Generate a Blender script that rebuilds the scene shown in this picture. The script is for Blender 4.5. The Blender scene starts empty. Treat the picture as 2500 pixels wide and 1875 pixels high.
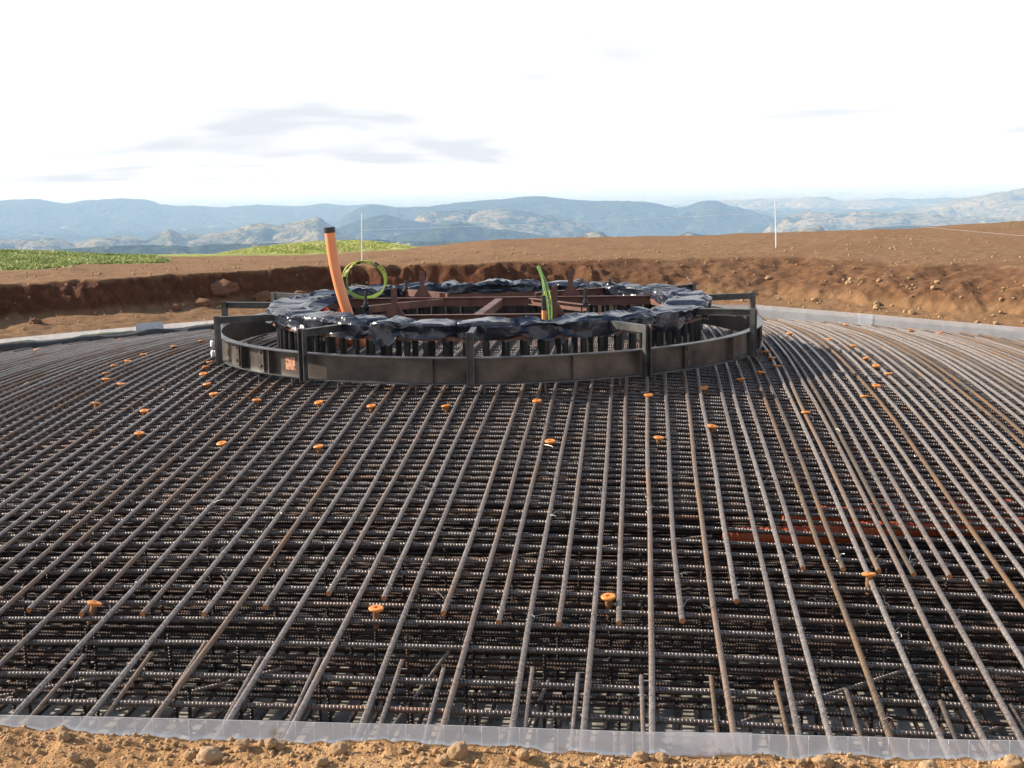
import bpy, bmesh, math, random
import numpy as np
from mathutils import Vector, Matrix

random.seed(7)
SC = bpy.context.scene
COL = SC.collection
rad = math.radians

# ------------------------------------------------------------------ camera, sky, sun, exposure
CAM = (1.582, -13.282, 2.2)
cd = bpy.data.cameras.new('camera')
cam = bpy.data.objects.new('camera', cd)
COL.objects.link(cam)
cd.sensor_width = 36.0
cd.lens = 36.0 * 3139.73 / 2500.0
cd.clip_start = 0.05
cd.clip_end = 200000.0
PITCH, ROLL, YAW = math.atan((937.5 - 428.39) / 3139.73), 0.0167, 0.1017
cam.matrix_world = (Matrix.Translation(CAM) @ Matrix.Rotation(YAW, 4, 'Z') @
                    Matrix.Rotation(math.pi / 2 - PITCH, 4, 'X') @ Matrix.Rotation(-ROLL, 4, 'Z'))
SC.camera = cam

SUN_AZ = math.atan2(-0.985, 0.17)          # azimuth of the sun seen from the site (x, y)
SUN_EL = rad(27.0)
to_sun = Vector((math.sin(SUN_AZ) * math.cos(SUN_EL), math.cos(SUN_AZ) * math.cos(SUN_EL), math.sin(SUN_EL)))
sd = bpy.data.lights.new('sun', 'SUN')
sd.energy = 4.9
sd.angle = rad(0.5)
sd.color = (1.0, 0.90, 0.76)
sun = bpy.data.objects.new('sun', sd)
COL.objects.link(sun)
sun.rotation_euler = to_sun.to_track_quat('Z', 'Y').to_euler()

W = bpy.data.worlds.new("World")
SC.world = W
W.use_nodes = True
wn, wl = W.node_tree.nodes, W.node_tree.links
wn.clear()
wo = wn.new('ShaderNodeOutputWorld')
bg = wn.new('ShaderNodeBackground')
bg.inputs['Strength'].default_value = 0.1
sky = wn.new('ShaderNodeTexSky')
sky.sky_type = 'NISHITA'
sky.sun_disc = False
sky.sun_elevation = SUN_EL
sky.sun_rotation = SUN_AZ
sky.altitude = 400
sky.air_density = 1.0
sky.dust_density = 1.5
tc = wn.new('ShaderNodeTexCoord')
sep = wn.new('ShaderNodeSeparateXYZ')
wl.new(tc.outputs['Generated'], sep.inputs[0])


def wmath(op, a, b=None, c=None):
    n = wn.new('ShaderNodeMath')
    n.operation = op
    for i, v in enumerate((a, b, c)):
        if v is None:
            continue
        if isinstance(v, (int, float)):
            n.inputs[i].default_value = v
        else:
            wl.new(v, n.inputs[i])
    return n.outputs[0]


zc = wmath('MAXIMUM', sep.outputs['Z'], 0.0)
den = wmath('ADD', zc, 0.10)
comb = wn.new('ShaderNodeCombineXYZ')
wl.new(wmath('SUBTRACT', wmath('DIVIDE', sep.outputs['X'], den), 0.85), comb.inputs[0])
wl.new(wmath('DIVIDE', sep.outputs['Y'], den), comb.inputs[1])
comb.inputs[2].default_value = 0.31
cn = wn.new('ShaderNodeTexNoise')
cn.inputs['Scale'].default_value = 0.36
cn.inputs['Detail'].default_value = 3.5
cn.inputs['Roughness'].default_value = 0.58
cn.inputs['Distortion'].default_value = 0.4
wl.new(comb.outputs[0], cn.inputs['Vector'])
cov = wn.new('ShaderNodeMapRange')           # cover: solid near the horizon, broken overhead
wl.new(zc, cov.inputs['Value'])
cov.inputs['From Min'].default_value = 0.02
cov.inputs['From Max'].default_value = 0.75
cov.inputs['To Min'].default_value = 0.62
cov.inputs['To Max'].default_value = -0.12
edge = wmath('ADD', cn.outputs['Fac'], cov.outputs[0])
fac = wn.new('ShaderNodeMapRange')
fac.interpolation_type = 'SMOOTHSTEP'
wl.new(edge, fac.inputs['Value'])
fac.inputs['From Min'].default_value = 0.45
fac.inputs['From Max'].default_value = 0.85
ramp = wn.new('ShaderNodeValToRGB')           # thick cloud is greyer underneath
ramp.color_ramp.elements[0].position = 0.47
ramp.color_ramp.elements[0].color = (1.0, 1.0, 1.0, 1)
ramp.color_ramp.elements[1].position = 0.62
ramp.color_ramp.elements[1].color = (0.63, 0.66, 0.71, 1)
wl.new(cn.outputs['Fac'], ramp.inputs[0])
cb = wn.new('ShaderNodeVectorMath')
cb.operation = 'SCALE'
wl.new(ramp.outputs[0], cb.inputs[0])
cb.inputs['Scale'].default_value = 6.6
mx = wn.new('ShaderNodeMix')
mx.data_type = 'RGBA'
wl.new(fac.outputs[0], mx.inputs[0])
wl.new(sky.outputs[0], mx.inputs[6])
wl.new(cb.outputs[0], mx.inputs[7])
wl.new(mx.outputs[2], bg.inputs['Color'])
wl.new(bg.outputs[0], wo.inputs['Surface'])

SC.view_settings.view_transform = 'Standard'
SC.view_settings.look = 'None'
SC.view_settings.gamma = 1.0
SC.view_settings.exposure = 1.0
SC.cycles.use_denoising = True
SC.cycles.max_bounces = 7
SC.cycles.volume_bounces = 2
SC.cycles.transparent_max_bounces = 16
SC.cycles.caustics_reflective = False
SC.cycles.caustics_refractive = False


# ------------------------------------------------------------------ noise
def _h(ix, iy, iz, seed):
    n = (ix.astype(np.int64) * 374761393 + iy.astype(np.int64) * 668265263 + iz.astype(np.int64) * 2147483647 + seed * 974634777)
    n = (n ^ (n >> 13)) * 1274126177
    n = n & 0x7fffffff
    n = (n ^ (n >> 16))
    return (n & 0xffff) / 65535.0


def vnoise(x, y, z=0.0, seed=0):
    x = np.asarray(x, float)
    y = np.asarray(y, float)
    z = np.asarray(z, float) + 0 * x
    ix, iy, iz = np.floor(x), np.floor(y), np.floor(z)
    fx, fy, fz = x - ix, y - iy, z - iz
    fx, fy, fz = (t * t * t * (t * (t * 6 - 15) + 10) for t in (fx, fy, fz))
    r = 0
    for a in (0, 1):
        for b in (0, 1):
            for c in (0, 1):
                w = (fx if a else 1 - fx) * (fy if b else 1 - fy) * (fz if c else 1 - fz)
                r = r + w * _h(ix + a, iy + b, iz + c, seed)
    return r * 2 - 1


def fbm(x, y, z=0.0, oct=4, seed=0, gain=0.5, ridged=False):
    s, a, t = 0, 1.0, 0
    for o in range(oct):
        v = vnoise(x * 2 ** o, y * 2 ** o, np.asarray(z) * 2 ** o, seed + o * 17)
        if ridged:
            v = 1 - 2 * np.abs(v)
        s = s + a * v
        t += a
        a *= gain
    return s / t


def smooth(a, b, x):
    t = np.clip((np.asarray(x, float) - a) / (b - a), 0, 1)
    return t * t * (3 - 2 * t)


# ------------------------------------------------------------------ materials
def mat(name):
    m = bpy.data.materials.new(name)
    m.use_nodes = True
    nt = m.node_tree
    p = nt.nodes['Principled BSDF']
    return m, nt, p


def node(nt, kind, **kw):
    n = nt.nodes.new(kind)
    for k, v in kw.items():
        if k.startswith('_'):
            setattr(n, k[1:], v)
        else:
            n.inputs[k.replace('_', ' ')].default_value = v
    return n


def noise_n(nt, scale, detail=4, rough=0.55, coord='Object', vec=None):
    n = node(nt, 'ShaderNodeTexNoise', Scale=scale, Detail=detail, Roughness=rough)
    if vec is None:
        t = nt.nodes.new('ShaderNodeTexCoord')
        vec = t.outputs[coord]
    nt.links.new(vec, n.inputs['Vector'])
    return n


def ramp_n(nt, src, stops):
    r = nt.nodes.new('ShaderNodeValToRGB')
    e = r.color_ramp.elements
    while len(e) < len(stops):
        e.new(0.5)
    for el, (p, c) in zip(e, stops):
        el.position = p
        el.color = (*c, 1)
    nt.links.new(src, r.inputs[0])
    return r.outputs[0]


def mix_n(nt, f, a, b, blend='MIX'):
    n = nt.nodes.new('ShaderNodeMix')
    n.data_type = 'RGBA'
    n.blend_type = blend
    for i, v in ((0, f), (6, a), (7, b)):
        if isinstance(v, (float, int)):
            n.inputs[i].default_value = v
        elif isinstance(v, tuple):
            n.inputs[i].default_value = (*v, 1)
        else:
            nt.links.new(v, n.inputs[i])
    return n.outputs[2]


def math_n(nt, op, a, b=0.0):
    n = nt.nodes.new('ShaderNodeMath')
    n.operation = op
    for i, v in ((0, a), (1, b)):
        if isinstance(v, (float, int)):
            n.inputs[i].default_value = v
        else:
            nt.links.new(v, n.inputs[i])
    return n.outputs[0]


def bump_n(nt, p, h, strength=0.5, dist=0.01):
    b = node(nt, 'ShaderNodeBump', Strength=strength, Distance=dist)
    nt.links.new(h, b.inputs['Height'])
    nt.links.new(b.outputs[0], p.inputs['Normal'])


def rebar_mat(name, dark, mid, rust, amount, pitch=0.0165, rough=0.36):
    """ribbed steel bar: UV.x runs round the bar, UV.y along it in metres"""
    m, nt, p = mat(name)
    uv = nt.nodes.new('ShaderNodeUVMap')
    sx = nt.nodes.new('ShaderNodeSeparateXYZ')
    nt.links.new(uv.outputs[0], sx.inputs[0])
    info = nt.nodes.new('ShaderNodeObjectInfo')
    ph = math_n(nt, 'ADD', math_n(nt, 'MULTIPLY', sx.outputs['Y'], 2 * math.pi / pitch),
                math_n(nt, 'MULTIPLY', sx.outputs['X'], 2 * math.pi))
    rib = math_n(nt, 'POWER', math_n(nt, 'MAXIMUM', math_n(nt, 'SINE', ph), 0.0), 0.7)
    t = nt.nodes.new('ShaderNodeTexCoord')
    off = nt.nodes.new('ShaderNodeVectorMath')
    off.operation = 'ADD'
    cx = nt.nodes.new('ShaderNodeCombineXYZ')
    nt.links.new(math_n(nt, 'MULTIPLY', info.outputs['Random'], 40.0), cx.inputs[0])
    nt.links.new(t.outputs['Object'], off.inputs[0])
    nt.links.new(cx.outputs[0], off.inputs[1])
    n1 = noise_n(nt, 1.6, 4, 0.6, vec=off.outputs[0])
    n2 = noise_n(nt, 45, 3, 0.7, vec=off.outputs[0])
    base = ramp_n(nt, n2.outputs['Fac'], [(0.3, dark), (0.68, mid)])
    # rust follows patches along the bar and differs from bar to bar
    ra = math_n(nt, 'ADD', math_n(nt, 'MULTIPLY', math_n(nt, 'SUBTRACT', info.outputs['Random'], 0.5), 0.34), n1.outputs['Fac'])
    ra = math_n(nt, 'ADD', ra, math_n(nt, 'MULTIPLY', math_n(nt, 'SUBTRACT', n2.outputs['Fac'], 0.5), 0.5))
    rm = nt.nodes.new('ShaderNodeMapRange')
    nt.links.new(ra, rm.inputs['Value'])
    rm.inputs['From Min'].default_value = 0.78 - amount
    rm.inputs['From Max'].default_value = 1.12 - amount
    colr = mix_n(nt, rm.outputs[0], base, rust)
    rib_shade = math_n(nt, 'ADD', math_n(nt, 'MULTIPLY', rib, 0.55), 0.62)      # rib shading put into the colour: ribs lighter, valleys darker
    vd = nt.nodes.new('ShaderNodeVectorMath')
    vd.operation = 'SCALE'
    nt.links.new(colr, vd.inputs[0])
    nt.links.new(rib_shade, vd.inputs['Scale'])
    colr = vd.outputs[0]
    nt.links.new(colr, p.inputs['Base Color'])
    rr = math_n(nt, 'ADD', math_n(nt, 'MULTIPLY', rm.outputs[0], 0.35), rough)
    nt.links.new(rr, p.inputs['Roughness'])
    p.inputs['Metallic'].default_value = 0.4
    hgt = math_n(nt, 'ADD', rib, math_n(nt, 'MULTIPLY', n2.outputs['Fac'], 0.25))
    bump_n(nt, p, hgt, 1.0, 0.008)
    return m


M = {}
M['bar'] = rebar_mat('rebar_steel', (0.125, 0.098, 0.086), (0.44, 0.365, 0.325), (0.33, 0.19, 0.105), 0.30)
M['bar_rusty'] = rebar_mat('rebar_rusty', (0.085, 0.065, 0.05), (0.25, 0.19, 0.14), (0.31, 0.175, 0.085), 0.40, rough=0.5)
M['bar_grey'] = rebar_mat('rebar_grey', (0.165, 0.138, 0.124), (0.53, 0.455, 0.41), (0.34, 0.20, 0.115), 0.22)
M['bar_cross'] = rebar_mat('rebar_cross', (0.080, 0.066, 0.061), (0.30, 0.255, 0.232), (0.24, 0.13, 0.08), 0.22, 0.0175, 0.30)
M['bar_low'] = rebar_mat('rebar_low', (0.018, 0.015, 0.014), (0.058, 0.047, 0.042), (0.12, 0.055, 0.03), 0.26)  # bar steel darkened in colour, standing in for shade under the top mat


def simple(name, c1, c2, scale=8, rough=0.5, metal=0.0, bump=0.0, bscale=60, dist=0.004, detail=5):
    m, nt, p = mat(name)
    n = noise_n(nt, scale, detail, 0.62)
    nt.links.new(ramp_n(nt, n.outputs['Fac'], [(0.32, c1), (0.68, c2)]), p.inputs['Base Color'])
    p.inputs['Roughness'].default_value = rough
    p.inputs['Metallic'].default_value = metal
    if bump:
        b = noise_n(nt, bscale, 4, 0.6)
        bump_n(nt, p, b.outputs['Fac'], bump, dist)
    return m


M['cut_end'] = simple('rusty_cut_end', (0.30, 0.10, 0.03), (0.50, 0.20, 0.06), 60, 0.8)
M['form'] = simple('dark_form_steel', (0.018, 0.016, 0.015), (0.15, 0.122, 0.10), 2.2, 0.38, 0.3, 0.3, 25)
M['form_edge'] = simple('worn_flange_steel', (0.06, 0.06, 0.062), (0.16, 0.16, 0.165), 5.0, 0.38, 0.5, 0.2, 40)
M['form_post'] = simple('grey_post_steel', (0.03, 0.03, 0.03), (0.12, 0.115, 0.11), 6, 0.45, 0.3, 0.3, 40)
M['frame_rust'] = simple('red_oxide_steel', (0.085, 0.034, 0.024), (0.17, 0.075, 0.055), 6, 0.55, 0.1, 0.3, 50)
M['flange'] = simple('brown_flange_steel', (0.11, 0.045, 0.028), (0.20, 0.09, 0.055), 5, 0.6, 0.1, 0.3, 50)
M['sleeve'] = simple('black_sleeve', (0.010, 0.010, 0.012), (0.022, 0.022, 0.024), 10, 0.38)
M['seal'] = simple('grey_seal', (0.22, 0.25, 0.25), (0.42, 0.46, 0.45), 30, 0.5)
M['orange_pipe'] = simple('orange_pvc', (0.84, 0.27, 0.10), (0.90, 0.32, 0.13), 4, 0.42)
M['orange_dull'] = simple('orange_ribbed_pipe', (0.36, 0.06, 0.016), (0.50, 0.105, 0.025), 5, 0.5)
M['tape'] = simple('black_tape', (0.012, 0.012, 0.013), (0.03, 0.03, 0.032), 20, 0.45)
M['orange_cap'] = simple('orange_cap_plastic', (0.55, 0.165, 0.025), (0.72, 0.28, 0.06), 28, 0.5)
M['cap_sleeve'] = simple('brown_cap_sleeve', (0.10, 0.045, 0.025), (0.26, 0.11, 0.035), 30, 0.6)
M['stake'] = simple('white_stake', (0.72, 0.72, 0.72), (0.84, 0.84, 0.84), 20, 0.5)
M['wire'] = simple('bright_tie_wire', (0.16, 0.155, 0.15), (0.34, 0.33, 0.32), 30, 0.35, 0.7)
M['mesh_wire'] = simple('thin_mesh_wire', (0.45, 0.47, 0.50), (0.62, 0.64, 0.68), 10, 0.5)
M['lap'] = simple('white_lap_sheet', (0.52, 0.54, 0.58), (0.62, 0.64, 0.67), 12, 0.4)
M['white_plastic'] = simple('white_plastic', (0.70, 0.71, 0.74), (0.82, 0.83, 0.85), 12, 0.4)
M['red_plastic'] = simple('red_scrap', (0.45, 0.03, 0.03), (0.70, 0.22, 0.20), 25, 0.5)
M['geotextile'] = simple('dark_geotextile', (0.03, 0.03, 0.032), (0.075, 0.07, 0.068), 9, 0.9, 0, 0.6, 60, 0.01)
M['blinding'] = simple('blinding_concrete', (0.045, 0.032, 0.023), (0.13, 0.10, 0.078), 2.5, 0.9, 0, 0.4, 30)  # darker copy of the pale floor, shade of the deep dig put into its colour
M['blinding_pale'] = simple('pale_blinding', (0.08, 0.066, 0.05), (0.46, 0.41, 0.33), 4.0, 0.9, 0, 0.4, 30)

m, nt, p = mat('black_plastic_film')
n = noise_n(nt, 3.0, 3)
nt.links.new(ramp_n(nt, n.outputs['Fac'], [(0.3, (0.010, 0.012, 0.019)), (0.7, (0.024, 0.028, 0.042))]), p.inputs['Base Color'])
p.inputs['Roughness'].default_value = 0.24
p.inputs['Specular IOR Level'].default_value = 0.5
n = noise_n(nt, 13, 2, 0.45)
n.inputs['Distortion'].default_value = 1.0
bump_n(nt, p, n.outputs['Fac'], 0.36, 0.02)
M['film'] = m

m, nt, p = mat('milky_plastic_sheet')         # translucent film: lets light and shapes through
for nn in list(nt.nodes):
    nt.nodes.remove(nn)
out = nt.nodes.new('ShaderNodeOutputMaterial')
n = noise_n(nt, 5, 4)
colr = ramp_n(nt, n.outputs['Fac'], [(0.3, (0.56, 0.59, 0.65)), (0.62, (0.70, 0.725, 0.78)), (0.74, (0.52, 0.46, 0.39))])
tr = node(nt, 'ShaderNodeBsdfTransparent')
tl = node(nt, 'ShaderNodeBsdfTranslucent')
df = node(nt, 'ShaderNodeBsdfDiffuse')
gl = node(nt, 'ShaderNodeBsdfGlossy', Roughness=0.22)
nt.links.new(colr, tl.inputs[0])
nt.links.new(colr, df.inputs[0])
a1 = node(nt, 'ShaderNodeMixShader', Fac=0.5)
nt.links.new(tl.outputs[0], a1.inputs[1])
nt.links.new(df.outputs[0], a1.inputs[2])
a2 = node(nt, 'ShaderNodeMixShader', Fac=0.40)
nt.links.new(a1.outputs[0], a2.inputs[1])
nt.links.new(tr.outputs[0], a2.inputs[2])
a3 = node(nt, 'ShaderNodeMixShader', Fac=0.07)
nt.links.new(a2.outputs[0], a3.inputs[1])
nt.links.new(gl.outputs[0], a3.inputs[2])
nt.links.new(a3.outputs[0], out.inputs[0])
M['sheet'] = m

m, nt, p = mat('green_yellow_cable')          # earth cable: green with a yellow stripe along it
uv = nt.nodes.new('ShaderNodeUVMap')
sx = nt.nodes.new('ShaderNodeSeparateXYZ')
nt.links.new(uv.outputs[0], sx.inputs[0])
st = math_n(nt, 'GREATER_THAN', math_n(nt, 'SINE', math_n(nt, 'MULTIPLY', sx.outputs['X'], 4 * math.pi)), 0.1)
nt.links.new(mix_n(nt, st, (0.10, 0.30, 0.06), (0.72, 0.70, 0.10)), p.inputs['Base Color'])
p.inputs['Roughness'].default_value = 0.35
M['cable'] = m
m, nt, p = mat('green_cable')
nt.links.new(mix_n(nt, st, (0.1, 0.1, 0.1), (0.2, 0.2, 0.2)), p.inputs['Base Color']) if False else None
n = noise_n(nt, 5, 2)
nt.links.new(ramp_n(nt, n.outputs['Fac'], [(0.3, (0.15, 0.36, 0.13)), (0.7, (0.34, 0.52, 0.20))]), p.inputs['Base Color'])
p.inputs['Roughness'].default_value = 0.35
M['cable_green'] = m

# soil: brown, with paler dust on top, redder subsoil where the attribute 'cut' says the ground was dug, grass where 'turf'
m, nt, p = mat('soil')
n1 = noise_n(nt, 0.55, 6, 0.6)
n2 = noise_n(nt, 7, 6, 0.65)
n3 = noise_n(nt, 60, 4, 0.6)
dry = ramp_n(nt, n2.outputs['Fac'], [(0.25, (0.13, 0.070, 0.033)), (0.5, (0.218, 0.124, 0.061)), (0.75, (0.33, 0.20, 0.105))])
dry = mix_n(nt, ramp_n(nt, n1.outputs['Fac'], [(0.42, (0, 0, 0)), (0.64, (0.65, 0.65, 0.65))]), dry, (0.20, 0.108, 0.052))
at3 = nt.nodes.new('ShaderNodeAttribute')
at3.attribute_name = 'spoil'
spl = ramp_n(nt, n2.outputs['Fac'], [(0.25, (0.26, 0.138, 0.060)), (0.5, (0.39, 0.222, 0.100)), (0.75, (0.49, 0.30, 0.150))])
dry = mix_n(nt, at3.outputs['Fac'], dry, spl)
cutc = ramp_n(nt, n2.outputs['Fac'], [(0.25, (0.045, 0.017, 0.009)), (0.55, (0.105, 0.041, 0.019)), (0.8, (0.20, 0.095, 0.043))])
at = nt.nodes.new('ShaderNodeAttribute')
at.attribute_name = 'cut'
base = mix_n(nt, at.outputs['Fac'], dry, cutc)
at2 = nt.nodes.new('ShaderNodeAttribute')
at2.attribute_name = 'turf'
grassc = ramp_n(nt, n2.outputs['Fac'], [(0.3, (0.17, 0.22, 0.05)), (0.7, (0.38, 0.41, 0.13))])
base = mix_n(nt, at2.outputs['Fac'], base, grassc)
nt.links.new(base, p.inputs['Base Color'])
p.inputs['Roughness'].default_value = 0.95
p.inputs['Specular IOR Level'].default_value = 0.15
bump_n(nt, p, math_n(nt, 'ADD', n3.outputs['Fac'], math_n(nt, 'MULTIPLY', n2.outputs['Fac'], 1.5)), 0.7, 0.03)
M['soil'] = m
M['clod'] = simple('soil_clod', (0.28, 0.165, 0.078), (0.48, 0.315, 0.17), 14, 0.95, 0, 0.6, 60, 0.008)
M['clod_pale'] = simple('pale_clod', (0.30, 0.19, 0.10), (0.48, 0.33, 0.195), 18, 0.9, 0, 0.5, 50, 0.008)
M['clod_cut'] = simple('dark_clod', (0.12, 0.05, 0.024), (0.24, 0.115, 0.055), 6, 0.95, 0, 0.6, 40, 0.02)

m, nt, p = mat('grass_blades')
info = noise_n(nt, 1.3, 3)
nt.links.new(ramp_n(nt, info.outputs['Fac'], [(0.32, (0.17, 0.225, 0.055)), (0.55, (0.32, 0.37, 0.10)), (0.72, (0.48, 0.46, 0.20))]), p.inputs['Base Color'])
p.inputs['Roughness'].default_value = 0.7
M['grass'] = m
m, nt, p = mat('pale_grass_blades')
info = noise_n(nt, 1.6, 3)
nt.links.new(ramp_n(nt, info.outputs['Fac'], [(0.30, (0.30, 0.37, 0.08)), (0.52, (0.52, 0.54, 0.16)), (0.70, (0.68, 0.62, 0.32))]), p.inputs['Base Color'])
p.inputs['Roughness'].default_value = 0.7
M['grass_pale'] = m

m, nt, p = mat('hill_land')                   # forest and dry pasture on the hills
at = nt.nodes.new('ShaderNodeAttribute')
at.attribute_name = 'pasture'
n1 = noise_n(nt, 0.009, 8, 0.66)
n2 = noise_n(nt, 0.03, 4, 0.6)
forest = ramp_n(nt, n2.outputs['Fac'], [(0.3, (0.008, 0.016, 0.012)), (0.7, (0.065, 0.09, 0.045))])
past = ramp_n(nt, n1.outputs['Fac'], [(0.3, (0.10, 0.12, 0.045)), (0.48, (0.24, 0.20, 0.105)), (0.72, (0.36, 0.29, 0.18))])
f = nt.nodes.new('ShaderNodeMapRange')
nt.links.new(math_n(nt, 'ADD', at.outputs['Fac'], math_n(nt, 'MULTIPLY', math_n(nt, 'SUBTRACT', n1.outputs['Fac'], 0.5), 2.0)), f.inputs['Value'])
f.inputs['From Min'].default_value = 0.42
f.inputs['From Max'].default_value = 0.54
trees = noise_n(nt, 0.045, 5, 0.7)
tm = ramp_n(nt, trees.outputs['Fac'], [(0.50, (1, 1, 1)), (0.56, (0.12, 0.12, 0.12))])
nt.links.new(mix_n(nt, math_n(nt, 'MULTIPLY', f.outputs[0], tm), forest, past), p.inputs['Base Color'])
p.inputs['Roughness'].default_value = 1.0
p.inputs['Specular IOR Level'].default_value = 0.0
bn = noise_n(nt, 0.02, 6, 0.65)
bump_n(nt, p, bn.outputs['Fac'], 1.0, 30.0)
M['hill'] = m


# ------------------------------------------------------------------ mesh helpers
class MB:
    def __init__(self):
        self.v, self.f, self.uv, self.n = [], [], [], 0

    def add(self, vs, fs, uvs=None):
        """uvs: one (u, v) per face corner, or None"""
        self.v.append(np.asarray(vs, float))
        for k, fc in enumerate(fs):
            self.f.append(tuple(i + self.n for i in fc))
            self.uv.append(uvs[k] if uvs else [(0, 0)] * len(fc))
        self.n += len(vs)

    def tube(self, pts, r, sides=8, caps=True, v0=0.0, closed=False):
        P = np.asarray(pts, float)
        n = len(P)
        T = np.gradient(P, axis=0)
        if closed:
            T = np.roll(P, -1, 0) - np.roll(P, 1, 0)
        T /= np.linalg.norm(T, axis=1)[:, None] + 1e-12
        ref = np.array([0, 0, 1.0]) if abs(T[:, 2]).max() < 0.95 else np.array([0.0, 1, 0]) if abs(T[:, 1]).max() < 0.95 else np.array([1.0, 0, 0])
        A = np.cross(T, ref)
        A /= np.linalg.norm(A, axis=1)[:, None] + 1e-12
        B = np.cross(A, T)
        R = np.asarray(r, float) * np.ones(n)
        th = np.arange(sides) * 2 * math.pi / sides
        V = P[:, None, :] + R[:, None, None] * (np.cos(th)[None, :, None] * A[:, None, :] + np.sin(th)[None, :, None] * B[:, None, :])
        L = np.concatenate([[0], np.cumsum(np.linalg.norm(np.diff(P, axis=0), axis=1))]) + v0
        fs, uv = [], []
        m_ = n if closed else n - 1
        for i in range(m_):
            j = (i + 1) % n
            lj = L[j] if j else L[-1] + np.linalg.norm(P[0] - P[-1])
            for k in range(sides):
                k2 = (k + 1) % sides
                fs.append((i * sides + k, i * sides + k2, j * sides + k2, j * sides + k))
                uv.append([(k / sides, L[i]), ((k + 1) / sides, L[i]), ((k + 1) / sides, lj), (k / sides, lj)])
        if caps and not closed:
            fs.append(tuple(reversed(range(sides))))
            uv.append([(0, 0)] * sides)
            fs.append(tuple(range((n - 1) * sides, n * sides)))
            uv.append([(0, 0)] * sides)
        self.add(V.reshape(-1, 3), fs, uv)
        return self

    def box(self, c, s, rz=0.0, bev=0.0, R=None):
        x, y, z = (t / 2 for t in s)
        V = np.array([(a * x, b * y, d * z) for a in (-1, 1) for b in (-1, 1) for d in (-1, 1)])
        if R is None:
            R = np.array(Matrix.Rotation(rz, 3, 'Z'))
        V = V @ np.asarray(R).T + np.asarray(c)
        F = [(0, 1, 3, 2), (4, 6, 7, 5), (0, 4, 5, 1), (2, 3, 7, 6), (0, 2, 6, 4), (1, 5, 7, 3)]
        self.add(V, F)
        return self

    def beam(self, a, b, w, h):
        """box beam from a to b, w across (horizontal), h up"""
        a, b = Vector(a), Vector(b)
        d = (b - a).normalized()
        s = d.cross(Vector((0, 0, 1))).normalized()
        u = s.cross(d)
        V = [tuple(p + s * (w / 2 * i) + u * (h / 2 * j)) for p in (a, b) for i, j in ((-1, -1), (1, -1), (1, 1), (-1, 1))]
        self.add(V, [(3, 2, 1, 0), (4, 5, 6, 7), (0, 1, 5, 4), (1, 2, 6, 5), (2, 3, 7, 6), (3, 0, 4, 7)])
        return self

    def channel(self, a, b, w, h, t=0.009, side=1):
        """rolled channel: a web on one side and two flanges"""
        a, b = Vector(a), Vector(b)
        d = (b - a).normalized()
        s = d.cross(Vector((0, 0, 1))).normalized() * side
        self.beam(a + s * (-w / 2 + t / 2), b + s * (-w / 2 + t / 2), t, h)
        for k in (-1, 1):
            o = s * (t / 2) + Vector((0, 0, k * (h / 2 - t / 2 - 0.0005)))
            self.beam(a + o, b + o, w - t, t)
        return self

    def ring(self, prof, R0=0, seg=128, a0=0.0, a1=2 * math.pi):
        """revolve a closed profile [(r, z)...] about z"""
        full = abs(a1 - a0 - 2 * math.pi) < 1e-6
        n = seg if full else seg + 1
        k = len(prof)
        V = []
        for i in range(n):
            a = a0 + (a1 - a0) * i / seg
            for r, z in prof:
                V.append((r * math.sin(a), -r * math.cos(a), z))
        F = []
        for i in range(seg):
            j = (i + 1) % n
            for q in range(k):
                q2 = (q + 1) % k
                F.append((i * k + q, j * k + q, j * k + q2, i * k + q2))
        if not full:
            F.append(tuple(range(k)))
            F.append(tuple(reversed(range((n - 1) * k, n * k))))
        self.add(V, F)
        return self

    def lathe(self, prof, c=(0, 0, 0), sides=16):
        """open profile of (r, z) from bottom to top, r = 0 closes it"""
        V, F = [], []
        idx = []
        for r, z in prof:
            if r < 1e-6:
                idx.append([len(V)])
                V.append((c[0], c[1], c[2] + z))
            else:
                row = []
                for k in range(sides):
                    a = 2 * math.pi * k / sides
                    row.append(len(V))
                    V.append((c[0] + r * math.cos(a), c[1] + r * math.sin(a), c[2] + z))
                idx.append(row)
        for A, B in zip(idx, idx[1:]):
            for k in range(sides):
                k2 = (k + 1) % sides
                if len(A) == 1 and len(B) == 1:
                    continue
                if len(A) == 1:
                    F.append((A[0], B[k2], B[k]))
                elif len(B) == 1:
                    F.append((A[k], A[k2], B[0]))
                else:
                    F.append((A[k], A[k2], B[k2], B[k]))
        self.add(V, F)
        return self

    def mesh(self, name, material, smooth_=True, attrs=None):
        me = bpy.data.meshes.new(name)
        V = np.concatenate(self.v) if self.v else np.zeros((0, 3))
        me.from_pydata(V.tolist(), [], self.f)
        uvl = me.uv_layers.new(name='UVMap')
        flat = np.array([c for f_ in self.uv for c in f_], dtype=np.float32).reshape(-1)
        uvl.data.foreach_set('uv', flat)
        for mm in (material if isinstance(material, (list, tuple)) else [material]):
            me.materials.append(mm)
        if smooth_:
            me.polygons.foreach_set('use_smooth', [True] * len(me.polygons))
            if smooth_ != 'all':
                try:
                    me.set_sharp_from_angle(angle=rad(smooth_ if smooth_ is not True else 40))
                except Exception:
                    pass
        if attrs:
            for k, a in attrs.items():
                at_ = me.attributes.new(k, 'FLOAT', 'POINT')
                at_.data.foreach_set('value', np.asarray(a, dtype=np.float32))
        me.update()
        return me

    def build(self, name, material, parent=None, smooth_=True, attrs=None):
        o = bpy.data.objects.new(name, self.mesh(name, material, smooth_, attrs))
        COL.objects.link(o)
        if parent is not None:
            o.parent = parent
        return o


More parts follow.
